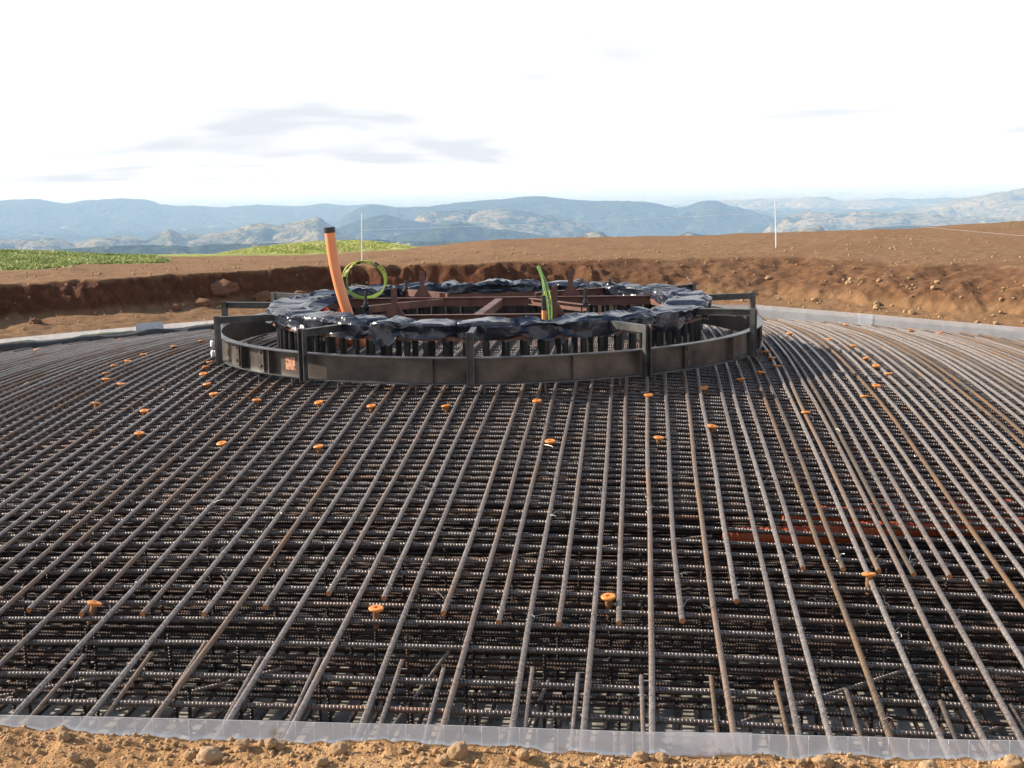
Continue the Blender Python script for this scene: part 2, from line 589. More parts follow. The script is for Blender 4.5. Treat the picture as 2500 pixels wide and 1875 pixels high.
def grid_mesh(name, X, Y, Z, material, attrs=None, flip=False):
    n, k = X.shape
    V = np.stack([X, Y, Z], -1).reshape(-1, 3).astype(np.float32)
    idx = np.arange(n * k).reshape(n, k)
    q = np.stack([idx[:-1, :-1], idx[1:, :-1], idx[1:, 1:], idx[:-1, 1:]], -1).reshape(-1, 4)
    if flip:
        q = q[:, ::-1]
    me = bpy.data.meshes.new(name)
    me.vertices.add(len(V))
    me.vertices.foreach_set('co', V.reshape(-1))
    me.loops.add(q.size)
    me.loops.foreach_set('vertex_index', q.reshape(-1).astype(np.int32))
    me.polygons.add(len(q))
    me.polygons.foreach_set('loop_start', np.arange(len(q), dtype=np.int32) * 4)
    me.polygons.foreach_set('loop_total', np.full(len(q), 4, dtype=np.int32))
    me.polygons.foreach_set('use_smooth', np.ones(len(q), dtype=bool))
    for kk, a in (attrs or {}).items():
        at_ = me.attributes.new(kk, 'FLOAT', 'POINT')
        at_.data.foreach_set('value', np.asarray(a, dtype=np.float32).reshape(-1))
    me.materials.append(material)
    me.update(calc_edges=True)
    o = bpy.data.objects.new(name, me)
    COL.objects.link(o)
    return o


def tag(o, label=None, cat=None, group=None, kind=None):
    for k, v in (('label', label), ('category', cat), ('group', group), ('kind', kind)):
        if v:
            o[k] = v
    return o


def empty(name, loc=(0, 0, 0), rz=0.0):
    o = bpy.data.objects.new(name, None)
    o.empty_display_size = 0.1
    o.location = loc
    o.rotation_euler = (0, 0, rz)
    COL.objects.link(o)
    return o


def copy_tree(o, parent=None):
    c = o.copy()
    COL.objects.link(c)
    if parent is not None:
        c.parent = parent
    for ch in list(o.children):
        copy_tree(ch, c)
    return c


ORD = ('first second third fourth fifth sixth seventh eighth ninth tenth eleventh twelfth thirteenth fourteenth fifteenth '
       'sixteenth seventeenth eighteenth nineteenth twentieth').split()

# ------------------------------------------------------------------ the foundation: octagon and its cone-shaped mat
AP = 8.41                                   # apothem of the octagon


def oct_norm(x, y):
    ax, ay = np.abs(x), np.abs(y)
    return np.maximum(np.maximum(ax, ay), (ax + ay) / math.sqrt(2))


def cone(x, y):
    r = np.hypot(x, y)
    r = np.sqrt(r * r + 0.05) if np.ndim(r) == 0 else np.sqrt(r * r + 0.05)
    r = np.maximum(r, 1.9)
    return 0.687 - 0.099 * r


def ylim(x):
    return min(AP, AP * math.sqrt(2) - abs(x))


# ------------------------------------------------------------------ ground near the site
AZT = np.array([-60, -27.4, -24, -20.8, -17, -13.8, -10, -6.6, 2.4, 8.5, 15.9, 30, 60.0])
SLT = np.array([-.050, -.0485, -.0525, -.0567, -.058, -.0587, -.0555, -.0503, -.0496, -.0465, -.0440, -.042, -.042])
D_CREST = 33.0


def ground_z(x, y):
    on = oct_norm(x, y) - AP                       # distance outside the formwork
    dx, dy = x - CAM[0], y - CAM[1]
    d = np.hypot(dx, dy)
    az = np.degrees(np.arctan2(dx, dy))
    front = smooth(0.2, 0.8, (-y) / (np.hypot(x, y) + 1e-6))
    side = smooth(-1.5, 2.5, x)                    # 0 on the left (steep cut), 1 on the right (softer slope)
    wob = fbm(x * 0.55, y * 0.55, 3.1, 3, 11)
    # ledge, then the cut bank
    led = -0.05 + 0.13 * smooth(0.05, 1.3, on) + 0.03 * fbm(x * 1.7, y * 1.7, 0, 3, 5)
    toe = 1.55 + 0.45 * wob - 0.75 * side + 0.35 * smooth(2, 10, y)
    wid = 0.45 + 0.25 * wob + 1.25 * side
    gul = fbm(x * 2.3 + 0.6 * y, y * 2.3 - 0.6 * x, 0.4, 4, 23, ridged=True)
    lmp = fbm(x * 1.1, y * 1.1, 0.7, 4, 27, gain=0.6)
    t = np.clip((on + (0.16 - 0.04 * side) * gul + (0.28 + 0.0 * side) * lmp - toe) / wid, 0, 1)
    bank = t ** (1.0 - 0.25 * side)
    inb = np.clip(t * (1 - t) * 4, 0, 1)
    zc_ = CAM[2] + np.interp(az, AZT, SLT) * D_CREST
    pad = 0.60 + (zc_ - 0.60) * smooth(23, D_CREST, d)
    far = led * (1 - bank) + pad * bank
    far = far + inb * (0.08 - 0.03 * side) * gul + inb * (0.06 - 0.025 * side) * fbm(x * 6, y * 6, 0.2, 3, 29)
    far = far + bank * (0.035 * fbm(x * 0.9, y * 0.9, 0, 4, 31) + 0.014 * fbm(x * 4, y * 4, 0, 3, 37))
    far = far + 0.022 * fbm(x * 5, y * 5, 0, 4, 41) * (1 - bank)
    # beyond the crest the hill drops away
    fall = np.clip(d - D_CREST, 0, None)
    far = far - np.where(fall > 0, 0.16 * fall * smooth(0, 10, fall) + 0.0016 * fall ** 2, 0)
    # grassy knoll beyond the crest, and the rise on the right
    kx, ky = CAM[0] + 44 * math.sin(rad(-13.3)), CAM[1] + 44 * math.cos(rad(-13.3))
    ca, sa = math.cos(rad(13.3)), math.sin(rad(13.3))
    u = (x - kx) * ca + (y - ky) * sa
    v = -(x - kx) * sa + (y - ky) * ca
    hump = 2.2 - 0.0480 * 44 + 0.05 * fbm(x * 0.9, y * 0.9, 0, 3, 57) - 0.032 * u * u * (1 + 0.35 * np.sign(u)) - 0.03 * v * v
    far = np.maximum(far, hump)
    rx, ry = CAM[0] + 64 * math.sin(rad(19)), CAM[1] + 64 * math.cos(rad(19))
    rise = -0.12 - 0.024 * np.abs(x - rx) ** 1.35 * 1.0 - 0.012 * (y - ry) ** 2 + 0.06 * fbm(x * 0.6, y * 0.6, 0, 3, 61)
    far = np.maximum(far, rise)
    # near side: backfill heaped against the sheet, rising to where the photographer stands
    nb = on + 0.035 * fbm(x * 3.1, y * 3.1, 0, 2, 70)
    near = (-0.080 + 0.02 * smooth(0.5, -1.2, x) + 0.013 * vnoise(x * 1.15 + 3.3, y * 0.6, 0, 71) + 0.025 * fbm(x * 6, y * 6, 0, 3, 73) +
            0.011 * fbm(x * 26, y * 26, 0, 3, 79) + 0.10 * smooth(0.5, 3, on) + 0.12 * smooth(2, 5, on) + 0.004 * nb)
    near = near - 0.035 * np.exp(-((x + 0.9) / 0.7) ** 2) * 0
    z = far * (1 - front) + near * front
    return np.where(front > 0.5, near * front + far * (1 - front), z), t, d, az, on, front, hump, far, rise


def make_ground():
    th = np.concatenate([np.linspace(-math.pi, -0.62, 90), np.linspace(-0.61, 0.61, 720)[0:], np.linspace(0.62, math.pi, 90)])
    # angle measured from -y (towards the camera); finer steps to the front, medium to the back
    thb = np.linspace(1.55, 2 * math.pi - 1.55, 900)
    th = np.unique(np.concatenate([np.linspace(-0.42, 0.42, 620), np.linspace(0.42, 1.55, 90), thb, np.linspace(2 * math.pi - 1.55, 2 * math.pi - 0.42, 90)]))
    offs = np.concatenate([np.linspace(0.012, 0.75, 62), 0.75 + np.cumsum(np.linspace(0.014, 0.05, 110)), ])
    tail = [offs[-1]]
    st = 0.055
    while tail[-1] < 160:
        tail.append(tail[-1] + st)
        st *= 1.045
    offs = np.concatenate([offs, tail[1:]])
    TH, OF = np.meshgrid(th, offs, indexing='ij')
    ux, uy = np.sin(TH), -np.cos(TH)
    k = oct_norm(ux, uy)
    R = (AP + OF) / k
    X, Y = R * ux, R * uy
    Z, t, d, az, on, front, hump, far, rise = ground_z(X, Y)
    side = smooth(-1.5, 2.5, X)
    cut = smooth(0.02, 0.2, t) * (1 - smooth(0.86, 1.0, t + 0.10 * fbm(X * 2, Y * 2, 0, 3, 88))) * (1 - front)
    cut = cut * (1 - 0.45 * side)
    gn = 0.6 * fbm(X * 0.5, Y * 0.5, 0, 3, 91)
    turf = np.maximum(smooth(33.5, 35.0, d + gn - 5.0 * smooth(-10.5, -8.5, az)), smooth(25.8, 26.6, d + gn * 0.9 - 0.7 * np.clip(az + 26.0, 0, 99) ) * smooth(-20.4, -22.2, az))
    turf = turf * (1 - smooth(6.0, 9.0, az))
    turf = np.maximum(turf, (hump >= far - 1e-6) * 1.0)
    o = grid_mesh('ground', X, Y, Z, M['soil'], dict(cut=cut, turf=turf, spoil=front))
    tag(o, kind='structure')
    return o


make_ground()

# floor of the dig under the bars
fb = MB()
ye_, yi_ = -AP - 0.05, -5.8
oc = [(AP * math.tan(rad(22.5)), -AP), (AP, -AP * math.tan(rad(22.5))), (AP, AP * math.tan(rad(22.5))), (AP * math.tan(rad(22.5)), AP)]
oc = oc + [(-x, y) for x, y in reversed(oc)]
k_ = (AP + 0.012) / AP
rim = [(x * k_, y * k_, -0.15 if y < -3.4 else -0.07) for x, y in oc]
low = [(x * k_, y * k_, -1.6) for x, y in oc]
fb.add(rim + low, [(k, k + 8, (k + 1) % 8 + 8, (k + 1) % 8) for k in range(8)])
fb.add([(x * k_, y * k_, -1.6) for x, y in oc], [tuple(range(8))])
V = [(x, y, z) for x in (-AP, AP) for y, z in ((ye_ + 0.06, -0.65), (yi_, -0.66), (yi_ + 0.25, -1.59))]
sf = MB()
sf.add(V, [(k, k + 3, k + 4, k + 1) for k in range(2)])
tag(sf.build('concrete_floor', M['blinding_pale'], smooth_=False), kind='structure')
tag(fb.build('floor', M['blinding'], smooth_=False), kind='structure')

# ------------------------------------------------------------------ distant hills and plain
PXT = {0: (-27.21, -.0147), 500: (-19.01, -.0179), 1000: (-10.2, -.021), 1500: (-1.19, -.0236), 2000: (7.62, -.0255), 2500: (15.83, -.0268)}


def sk(pts):
    """skyline points measured as azimuth (deg) and slope"""
    xs = np.array(sorted(PXT))
    a = np.array([PXT[x][0] for x in xs])
    s = np.array([PXT[x][1] for x in xs])
    px = np.array([q[0] for q in pts], float)
    py = np.array([q[1] for q in pts], float)
    return np.interp(px, xs, a) + np.where(px < 0, px * 0.0163, 0) + np.where(px > 2500, (px - 2500) * 0.016, 0), np.interp(px, xs, s) - (py - 500) / 3140.0 * 0.97


RIDGES = [  # distance m, side fall, pasture share, skyline
    (7600, 0.20, -0.12, [(-2200, 492), (-1600, 480), (-900, 490), (-400, 482), (0, 490), (90, 486), (149, 497), (224, 489), (318, 485), (358, 490), (398, 500), (547, 504), (622, 501), (721, 505),
                        (796, 497), (845, 502), (920, 498), (970, 507), (1100, 520), (1300, 540)]),
    (5600, 0.24, -0.15, [(780, 560), (860, 512), (900, 500), (1000, 507), (1124, 494), (1283, 482), (1338, 480), (1377, 485), (1447, 492), (1490, 491), (1536, 486), (1571, 489), (1656, 510),
                        (1720, 490), (1755, 491), (1795, 505), (1900, 530), (2100, 560)]),
    (8600, 0.20, 0.72, [(1640, 540), (1700, 500), (1748, 491), (1832, 486), (1930, 483), (2016, 481), (2046, 490), (2146, 492), (2345, 500)]),
    (9500, 0.15, -0.1, [(1990, 500), (2060, 490), (2146, 485), (2250, 484), (2320, 482), (2420, 484), (2600, 482), (3000, 480)]),
    (6600, 0.22, 0.80, [(2090, 540), (2200, 512), (2290, 500), (2345, 487), (2400, 478), (2445, 470), (2500, 463), (2700, 455), (3200, 470)]),
    (4900, 0.28, 0.62, [(1840, 560), (1927, 527), (1987, 515), (2061, 523), (2096, 515), (2180, 520), (2300, 524), (2420, 530), (2600, 520)]),
    (4300, 0.26, 0.36, [(960, 560), (1010, 528), (1049, 516), (1248, 511), (1300, 517), (1347, 525), (1400, 540), (1437, 549), (1500, 575)]),
    (4100, 0.24, 0.08, [(640, 600), (780, 570), (880, 540), (935, 525), (1000, 536), (1100, 560), (1250, 590)]),
    (3600, 0.30, 0.80, [(-2200, 572), (-1500, 562), (-900, 575), (-500, 560), (-200, 570), (30, 577), (80, 574), (119, 569), (174, 584), (224, 569), (278, 567), (348, 582), (408, 559), (438, 573), (500, 566), (537, 560), (582, 549), (636, 547),
                        (706, 540), (740, 533), (771, 526), (800, 545), (840, 570), (900, 600)]),
    (3300, 0.30, 0.10, [(880, 600), (960, 575), (1040, 560), (1124, 541), (1180, 562), (1260, 566), (1330, 575), (1400, 590)]),
    (2700, 0.30, 0.78, [(1360, 600), (1410, 575), (1447, 563), (1497, 562), (1530, 590)]),
    (2800, 0.30, 0.30, [(1560, 600), (1640, 575), (1680, 566), (1740, 575), (1800, 590)]),
    (2500, 0.30, 0.92, [(1860, 590), (1922, 566), (1980, 562), (2017, 551), (2045, 560), (2070, 600)]),
    (2900, 0.30, -0.1, [(2040, 590), (2100, 560), (2250, 548), (2400, 556), (2700, 540)]),
    (2200, 0.28, 0.15, [(-2200, 606), (-1200, 600), (-500, 600), (-100, 606), (100, 612), (240, 603), (330, 598), (420, 606), (560, 601), (700, 598), (860, 590), (1000, 592), (1200, 598), (1500, 596), (1800, 590)]),
]


def make_hills():
    az = np.linspace(-58, 48, 900)
    r = np.concatenate([np.geomspace(160, 1500, 40), np.linspace(1560, 10500, 420), np.geomspace(10700, 60000, 40)])
    A, Rr = np.meshgrid(az, r, indexing='ij')
    X = CAM[0] + Rr * np.sin(np.radians(A))
    Y = CAM[1] + Rr * np.cos(np.radians(A))
    base = -60 - 190 * smooth(150, 1600, Rr) - 60 * smooth(6000, 14000, Rr)
    Z = base + 12 * fbm(X / 600, Y / 600, 0, 4, 101)
    P = np.full_like(Z, 0.12)
    P = np.where(Rr > 10500, 0.42, P)
    warp = 420 * fbm(X / 1500, Y / 1500, 0, 3, 131)
    WX = X + 90 * fbm(X / 400, Y / 400, 0, 2, 133)
    WY = Y + 90 * fbm(X / 400, Y / 400, 4.0, 2, 135)
    rel = np.zeros_like(X)                       # rounded spurs parted by sharp gullies
    for wl, am, sd_ in ((420, 34, 141), (210, 34, 143), (105, 22, 145), (52, 9, 147)):
        rel = rel + am * (np.minimum(np.abs(vnoise(WX / wl, WY / wl, 0, sd_)) * 3.2, 1.25) - 0.75)
    Z = Z + rel * 0.8
    for dist, fallr, pas, pts in RIDGES:
        a_, s_ = sk(pts)
        top = CAM[2] + np.interp(A, a_, s_) * dist
        inside = smooth(-1.2, 1.2, A - a_[0]) * smooth(-1.2, 1.2, a_[-1] - A)
        dd = np.abs(Rr - dist + warp * 0.35 * smooth(0, 500, np.abs(Rr - dist)))
        drop = fallr * dd
        zz = top - drop + np.minimum(rel, 16) * (0.16 + 0.84 * smooth(0, 45, drop)) + 5.0 * fbm(X / 75, Y / 75, 0, 3, 171)
        zz = base + (zz - base) * inside - (1 - inside) * 60
        up = zz > Z
        Z = np.where(up, zz, Z)
        P = np.where(up, pas, P)
    o = grid_mesh('hills', X, Y, Z, M['hill'], dict(pasture=P + 0.34 * fbm(X / 260, Y / 260, 0, 5, 161, gain=0.7) + np.clip(0.004 * rel, -0.15, 0.1)), flip=True)
    tag(o, kind='structure')


make_hills()

# ------------------------------------------------------------------ rebars
BR = 0.0145                                  # radius of the upper bars
G_AWAY = 'upper rebars running away from the camera'
G_CROSS = 'rebars lying across under the upper bars'


def bar_pts_y(x, y0, y1, off=0.0, step=0.3, wob=0.0, seed=0):
    n = max(2, int((y1 - y0) / step) + 1)
    y = np.linspace(y0, y1, n)
    xs = x + wob * fbm(y * 0.35, y * 0 + seed * 3.7, 0, 2, 201)
    z = cone(xs, y) + off + 0.004 * fbm(y * 0.5, y * 0 + seed * 1.3, 0, 2, 203)
    return np.stack([xs, y, z], -1)


def bar_pts_x(y, x0, x1, off=0.0, step=0.3, wob=0.0, seed=0):
    n = max(2, int((x1 - x0) / step) + 1)
    x = np.linspace(x0, x1, n)
    ys = y + wob * fbm(x * 0.35, x * 0 + seed * 2.9, 0, 2, 205)
    z = cone(x, ys) + off + 0.004 * fbm(x * 0.5, x * 0 + seed * 1.7, 0, 2, 207)
    return np.stack([x, ys, z], -1)


def rebar(pts, r, material, label, group, sides=10, v0=0.0, ends=False):
    mb = MB()
    mb.tube(pts, r, sides, caps=True, v0=v0)
    me_m = [material, M['cut_end']]
    o = mb.build('rebar', me_m, smooth_=50)
    me = o.data
    for pz in (me.polygons[len(me.polygons) - 1], me.polygons[len(me.polygons) - 2]):
        pz.material_index = 1
    tag(o, label, 'rebar', group)
    return o


# long bars reach the near strip, short ones stop short of it and show a rusty cut end
LONG = [-1.18, -0.838, -0.531, -0.205, 0.083, 0.382, 0.728, 1.022, 1.338, 1.626, 1.955, 2.249, 2.371, 2.606, 2.834, 3.011, 3.164]
SHORT = [(-1.343, -7.10), (-0.999, -7.094), (-0.68, -7.094), (-0.376, -6.996), (-0.084, -6.82), (0.23, -6.866), (0.572, -7.028), (0.865, -7.117),
         (1.168, -7.109), (1.465, -7.082), (1.785, -7.028), (2.085, -6.76), (2.473, -6.279), (2.693, -6.263), (2.897, -6.256), (3.083, -6.278), (3.264, -6.281), (3.47, -6.295)]
rnd = random.Random(3)
RUST_X = {2.606}
ki = 0
for i, x in enumerate(LONG):
    l = ylim(x) - 0.10
    mt = M['bar_rusty'] if x in RUST_X else (M['bar_grey'] if rnd.random() < 0.55 else M['bar'])
    look = 'long orange-rusted rebar' if x in RUST_X else 'long grey rebar'
    rebar(bar_pts_y(x, -l, l, 0, 0.3, 0.020, i), BR, mt, f'{look} running up from the near plastic strip, {ORD[i]} from the left', G_AWAY, 12, rnd.random())
for i, (x, ye) in enumerate(SHORT):
    mt = M['bar_rusty'] if x in (3.083, 2.693) else (M['bar_grey'] if rnd.random() < 0.5 else M['bar'])
    rebar(bar_pts_y(x, ye, -ye, 0, 0.3, 0.020, 40 + i), BR, mt, f'short rebar ending in a rusty cut end before the strip, {ORD[i]} from the left', G_AWAY, 12, rnd.random())
# left of the camera's view of the strip
x, k = -1.50, 0
left_l = 'long dark rebar running away from the camera, left of the steel ring'
left_s = 'long dark rebar passing close by the left side of the steel ring'
while x > -8.2:
    l = ylim(x) - 0.12
    if l < 0.6:
        break
    short = k % 2 == 1
    yy = -l + (1.25 if short and l > 3 else 0)
    mt = M['bar_grey'] if rnd.random() < 0.3 else M['bar']
    rebar(bar_pts_y(x, yy, -yy, 0, 0.3, 0.020, 90 + k), BR, mt, left_s if x > -3.4 else left_l, G_AWAY + (' by the ring' if x > -3.4 else ' on the left'), 8 if x < -2.5 else 10, rnd.random())
    x -= 0.143 + rnd.uniform(-0.012, 0.012)
    k += 1
# right
x, k = 3.37, 0
while x < 8.0:
    l = ylim(x) - 0.12
    if l < 0.6:
        break
    short = k % 2 == 1
    yy = -l + (1.3 if short and l > 3 else 0)
    rus = rnd.random() < 0.28
    mt = M['bar_rusty'] if rus else (M['bar_grey'] if rnd.random() < 0.7 else M['bar'])
    lab = ('orange-rusted rebar curving down the slope right of the steel ring' if rus else 'pale grey rebar curving down the slope right of the steel ring')
    rebar(bar_pts_y(x, yy, -yy, 0, 0.3, 0.020, 160 + k), BR, mt, lab, G_AWAY + (' rusted, on the right' if rus else ' grey, on the right'), 8, rnd.random())
    x += (0.107 if k else 0.205) + rnd.uniform(-0.008, 0.008)
    k += 1 if k else 2

# cross bars under them
FRONT_Y = [-7.971, -7.702, -7.363, -7.081, -6.89, -6.69, -6.47, -6.27, -6.053, -5.88, -5.648, -5.471]
CR = 0.0138
OFFC = -(BR + CR) + 0.002


def xl(y):
    return min(AP, AP * math.sqrt(2) - abs(y)) - 0.12


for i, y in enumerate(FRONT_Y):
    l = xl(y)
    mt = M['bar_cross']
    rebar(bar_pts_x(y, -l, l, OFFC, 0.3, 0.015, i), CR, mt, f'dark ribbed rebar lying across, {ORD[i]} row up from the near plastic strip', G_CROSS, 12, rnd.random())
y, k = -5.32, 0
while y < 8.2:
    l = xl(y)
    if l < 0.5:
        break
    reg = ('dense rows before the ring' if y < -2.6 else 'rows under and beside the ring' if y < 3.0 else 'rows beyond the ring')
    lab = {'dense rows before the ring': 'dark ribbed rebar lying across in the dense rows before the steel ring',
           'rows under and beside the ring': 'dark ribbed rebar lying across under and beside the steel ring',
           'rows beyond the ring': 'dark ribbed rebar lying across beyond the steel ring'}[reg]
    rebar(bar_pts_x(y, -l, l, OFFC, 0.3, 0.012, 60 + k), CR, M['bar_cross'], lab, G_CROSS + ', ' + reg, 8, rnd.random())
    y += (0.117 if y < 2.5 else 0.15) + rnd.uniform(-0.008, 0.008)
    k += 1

# starter bars that come up behind the near strip beside the long bars
LAPS = [(-1.12, -7.55), (-0.79, -7.52), (-0.56, -7.40), (-0.24, -7.55), (0.05, -7.55), (0.45, -7.55), (0.66, -7.62), (1.075, -7.58), (1.29, -7.62), (1.58, -7.62), (1.90, -7.60),
        (2.19, -7.62), (2.50, -7.66), (2.90, -7.72), (3.20, -7.72)]
for i, (x, ye) in enumerate(LAPS):
    y = np.linspace(-8.30, ye, 7)
    sk_ = rnd.uniform(-0.02, 0.02)
    pts = np.stack([x + sk_ * (y - ye), y, cone(x + 0 * y, y) - 0.004 + 0.02 * (y - ye) / 0.7], -1)
    rebar(pts, 0.0105, M['bar_rusty'] if x > 1.8 else M['bar'], f'thin starter bar poking up behind the near plastic strip, {ORD[i]} from the left', 'starter bars behind the near strip', 10, rnd.random())

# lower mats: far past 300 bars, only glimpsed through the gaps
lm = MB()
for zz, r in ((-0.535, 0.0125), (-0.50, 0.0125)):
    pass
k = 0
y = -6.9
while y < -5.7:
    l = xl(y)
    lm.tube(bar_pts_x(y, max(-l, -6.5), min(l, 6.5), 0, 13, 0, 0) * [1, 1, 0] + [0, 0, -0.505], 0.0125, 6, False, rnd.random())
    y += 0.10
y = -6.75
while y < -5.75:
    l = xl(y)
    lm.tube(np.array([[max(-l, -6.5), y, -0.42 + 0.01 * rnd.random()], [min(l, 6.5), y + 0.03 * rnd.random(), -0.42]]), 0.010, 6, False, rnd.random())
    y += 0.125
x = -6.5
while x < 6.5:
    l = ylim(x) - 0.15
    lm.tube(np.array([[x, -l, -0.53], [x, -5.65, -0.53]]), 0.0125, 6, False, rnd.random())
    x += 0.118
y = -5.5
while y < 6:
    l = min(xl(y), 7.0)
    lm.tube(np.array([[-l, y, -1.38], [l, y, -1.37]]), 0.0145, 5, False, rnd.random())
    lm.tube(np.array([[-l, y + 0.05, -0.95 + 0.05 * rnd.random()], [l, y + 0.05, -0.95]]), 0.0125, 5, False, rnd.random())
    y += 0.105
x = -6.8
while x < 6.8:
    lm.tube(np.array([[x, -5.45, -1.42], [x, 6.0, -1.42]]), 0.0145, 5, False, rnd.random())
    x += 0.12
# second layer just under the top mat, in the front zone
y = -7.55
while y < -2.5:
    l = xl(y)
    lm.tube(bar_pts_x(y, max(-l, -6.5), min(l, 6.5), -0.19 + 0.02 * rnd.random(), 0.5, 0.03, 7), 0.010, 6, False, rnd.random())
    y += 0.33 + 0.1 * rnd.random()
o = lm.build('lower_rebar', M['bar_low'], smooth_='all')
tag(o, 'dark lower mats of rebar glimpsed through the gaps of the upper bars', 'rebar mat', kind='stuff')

# uprights between the mats
up = MB()
up.tube([(0, 0, -0.52), (0, 0, -0.25), (0, 0, 0.0)], 0.009, 8, True)
up.tube([(0, 0, -0.515), (0.04, 0.0, -0.53), (0.14, 0, -0.53)], 0.009, 8, True)
up0 = None
spots = []
for y in (-7.83, -7.2, -6.58, -5.97):
    x = -4.6 if y > -7 else -2.0
    while x < (4.9 if y > -7 else 3.6):
        spots.append((x + rnd.uniform(-0.06, 0.06), y + rnd.uniform(-0.05, 0.05)))
        x += rnd.uniform(0.30, 0.46)
for i, (x, y) in enumerate(spots):
    zt = float(cone(x, y)) - 0.035
    if up0 is None:
        up0 = o = up.build('tie_bar', M['bar_low'], smooth_=50)
    else:
        o = up0.copy()
        COL.objects.link(o)
    o.location = (x, y, zt)
    o.rotation_euler = (rnd.uniform(-0.04, 0.04), rnd.uniform(-0.04, 0.04), rnd.uniform(0, 6.28))
    tag(o, 'dark upright bar with a hooked foot, standing between the rebar mats', 'tie bar', 'upright bars between the mats')

# a few stray bars lying askew under the top mat
strays = [((-1.6, -7.55, -0.30), (-0.9, -7.35, -0.22)), ((-0.95, -7.6, -0.33), (-0.2, -7.35, -0.20)), ((0.35, -7.9, -0.4), (0.62, -7.2, -0.15)), ((1.0, -7.8, -0.42), (1.14, -7.4, -0.2)),
          ((0.35, -6.18, -0.02), (2.0, -5.75, 0.05)), ((2.05, -7.5, -0.35), (2.9, -7.2, -0.18)), ((-0.55, -7.9, -0.3), (-0.35, -7.5, -0.3)), ((2.9, -7.6, -0.42), (3.6, -7.3, -0.3))]
strays.sort(key=lambda q_: q_[0][0] + q_[1][0])
for i, (a, b) in enumerate(strays):
    mb = MB().tube(np.linspace(a, b, 4), 0.0095, 8)
    tag(mb.build('stray_bar', M['bar'], smooth_=50), f'short brownish bar lying askew under the top mat, {ORD[i]} from the left', 'stray bar', 'stray bars under the top mat')

# two orange ducts running under the mat on the right
for i, (pts, lab) in enumerate((([(2.15, -4.55, -0.30), (2.7, -4.5, -0.30), (3.6, -4.35, -0.26), (4.8, -4.2, -0.30), (6.2, -4.1, -0.36)], 'orange duct under the bars on the right, the nearer one'),
                                ([(2.6, -4.15, -0.26), (3.2, -4.02, -0.26), (4.4, -3.8, -0.26), (6.2, -3.65, -0.33)], 'orange duct under the bars on the right, the farther one'))):
    P = np.array(pts)
    t = np.linspace(0, 1, 160)
    tt = np.linspace(0, 1, len(P))
    Q = np.stack([np.interp(t, tt, P[:, q]) for q in range(3)], -1)
    for _ in range(20):
        Q[1:-1] = 0.25 * Q[:-2] + 0.5 * Q[1:-1] + 0.25 * Q[2:]
    rr = 0.066 + 0.004 * np.sign(np.sin(np.arange(160) * 2.1))
    tag(MB().tube(Q, rr, 18).build('cable_duct', M['orange_dull'], smooth_='all'), lab, 'duct', 'orange ducts under the bars')

# ------------------------------------------------------------------ orange caps on upright bars
CAPS = [(-6.56, 3.24), (-5.82, 4.34), (-3.88, 0.3), (-3.83, -0.26), (-3.87, -0.53), (-3.73, -1.06), (-3.56, -1.47), (-3.26, -1.83), (-3.15, -2.64), (-2.55, -3.07), (-2.31, -3.79), (-3.79, 0.99), (-3.62, 1.46), (-2.68, -1.0), (-2.62, -1.29), (-2.52, -1.67), (-2.31, -2.18), (-2.11, -2.6), (-1.63, -2.91), (-1.06, -3.07), (-1.53, -4.16), (-0.76, -4.29), (-0.59, -3.22), (0.02, -3.23), (0.74, -3.05), (0.92, -4.13), (1.64, -2.74), (1.71, -3.95), (2.11, -2.38), (2.12, -3.58), (2.45, -1.94), (2.66, -1.56), (2.84, -1.18), (2.84, -0.74), (2.82, -0.36), (2.89, -2.99), (3.47, -2.25), (3.66, -1.74), (3.89, -1.06), (3.85, -0.64), (3.84, -0.15), (3.3, 1.85), (3.7, 1.46), (3.88, 0.89), (4.51, 5.52), (5.25, 4.67), (5.63, 4.65)]
FCAPS = [(-1.28, -7.04), (0.23, -7.07), (1.41, -6.85), (2.81, -6.4)]
FLAB = ['orange mushroom cap beside a rusty cut bar end, front row, at the left', 'orange mushroom cap on a grey upright bar, front row, left of the middle',
        'orange mushroom cap on a rusty sleeve, front row, right of the middle', 'orange mushroom cap touching a long bar, front row, at the right']


def make_cap():
    t = empty('capped_bar')
    c = MB()
    c.lathe([(0.0, -0.001), (0.0125, -0.001), (0.0125, 0.004), (0.035, 0.0035), (0.039, 0.0), (0.0395, -0.004), (0.037, -0.009), (0.024, -0.012), (0.0175, -0.02)][::-1], sides=24)
    c.build('cap', M['orange_cap'], t, smooth_=35)
    b = MB().lathe([(0.0165, -0.11), (0.0175, -0.06), (0.0172, -0.012)], sides=16)
    b.build('sleeve', M['cap_sleeve'], t, smooth_=50)
    r = MB().tube([(0, 0, -0.55), (0, 0, -0.3), (0, 0, -0.014)], 0.0098, 10)
    r.build('rod', M['bar_low'], t, smooth_=50)
    return t


cap0 = make_cap()
first = True
for i, (x, y) in enumerate(FCAPS + CAPS):
    o = cap0 if first else copy_tree(cap0)
    first = False
    z = float(cone(x, y)) + (0.04 if i < 4 else 0.022)
    o.location = (x, y, z)
    o.rotation_euler = (rnd.gauss(0, 0.09), rnd.gauss(0, 0.09), rnd.uniform(0, 6))
    if i < 4:
        tag(o, FLAB[i], 'safety cap', 'orange caps in the front row')
    else:
        r = math.hypot(x, y)
        if x < -2.2:
            tag(o, 'small orange mushroom cap among the bars left of the steel ring', 'safety cap', 'orange caps left of the ring')
        elif x > 2.2:
            if r < 3.4 and y < 0:
                tag(o, 'small orange mushroom cap in the shadow right of the steel ring', 'safety cap', 'orange caps in the shadow of the ring')
            else:
                tag(o, 'small orange mushroom cap on the sunny bars right of the steel ring', 'safety cap', 'orange caps right of the ring')
        else:
            tag(o, 'small orange mushroom cap among the bars in front of the steel ring', 'safety cap', 'orange caps before the ring')

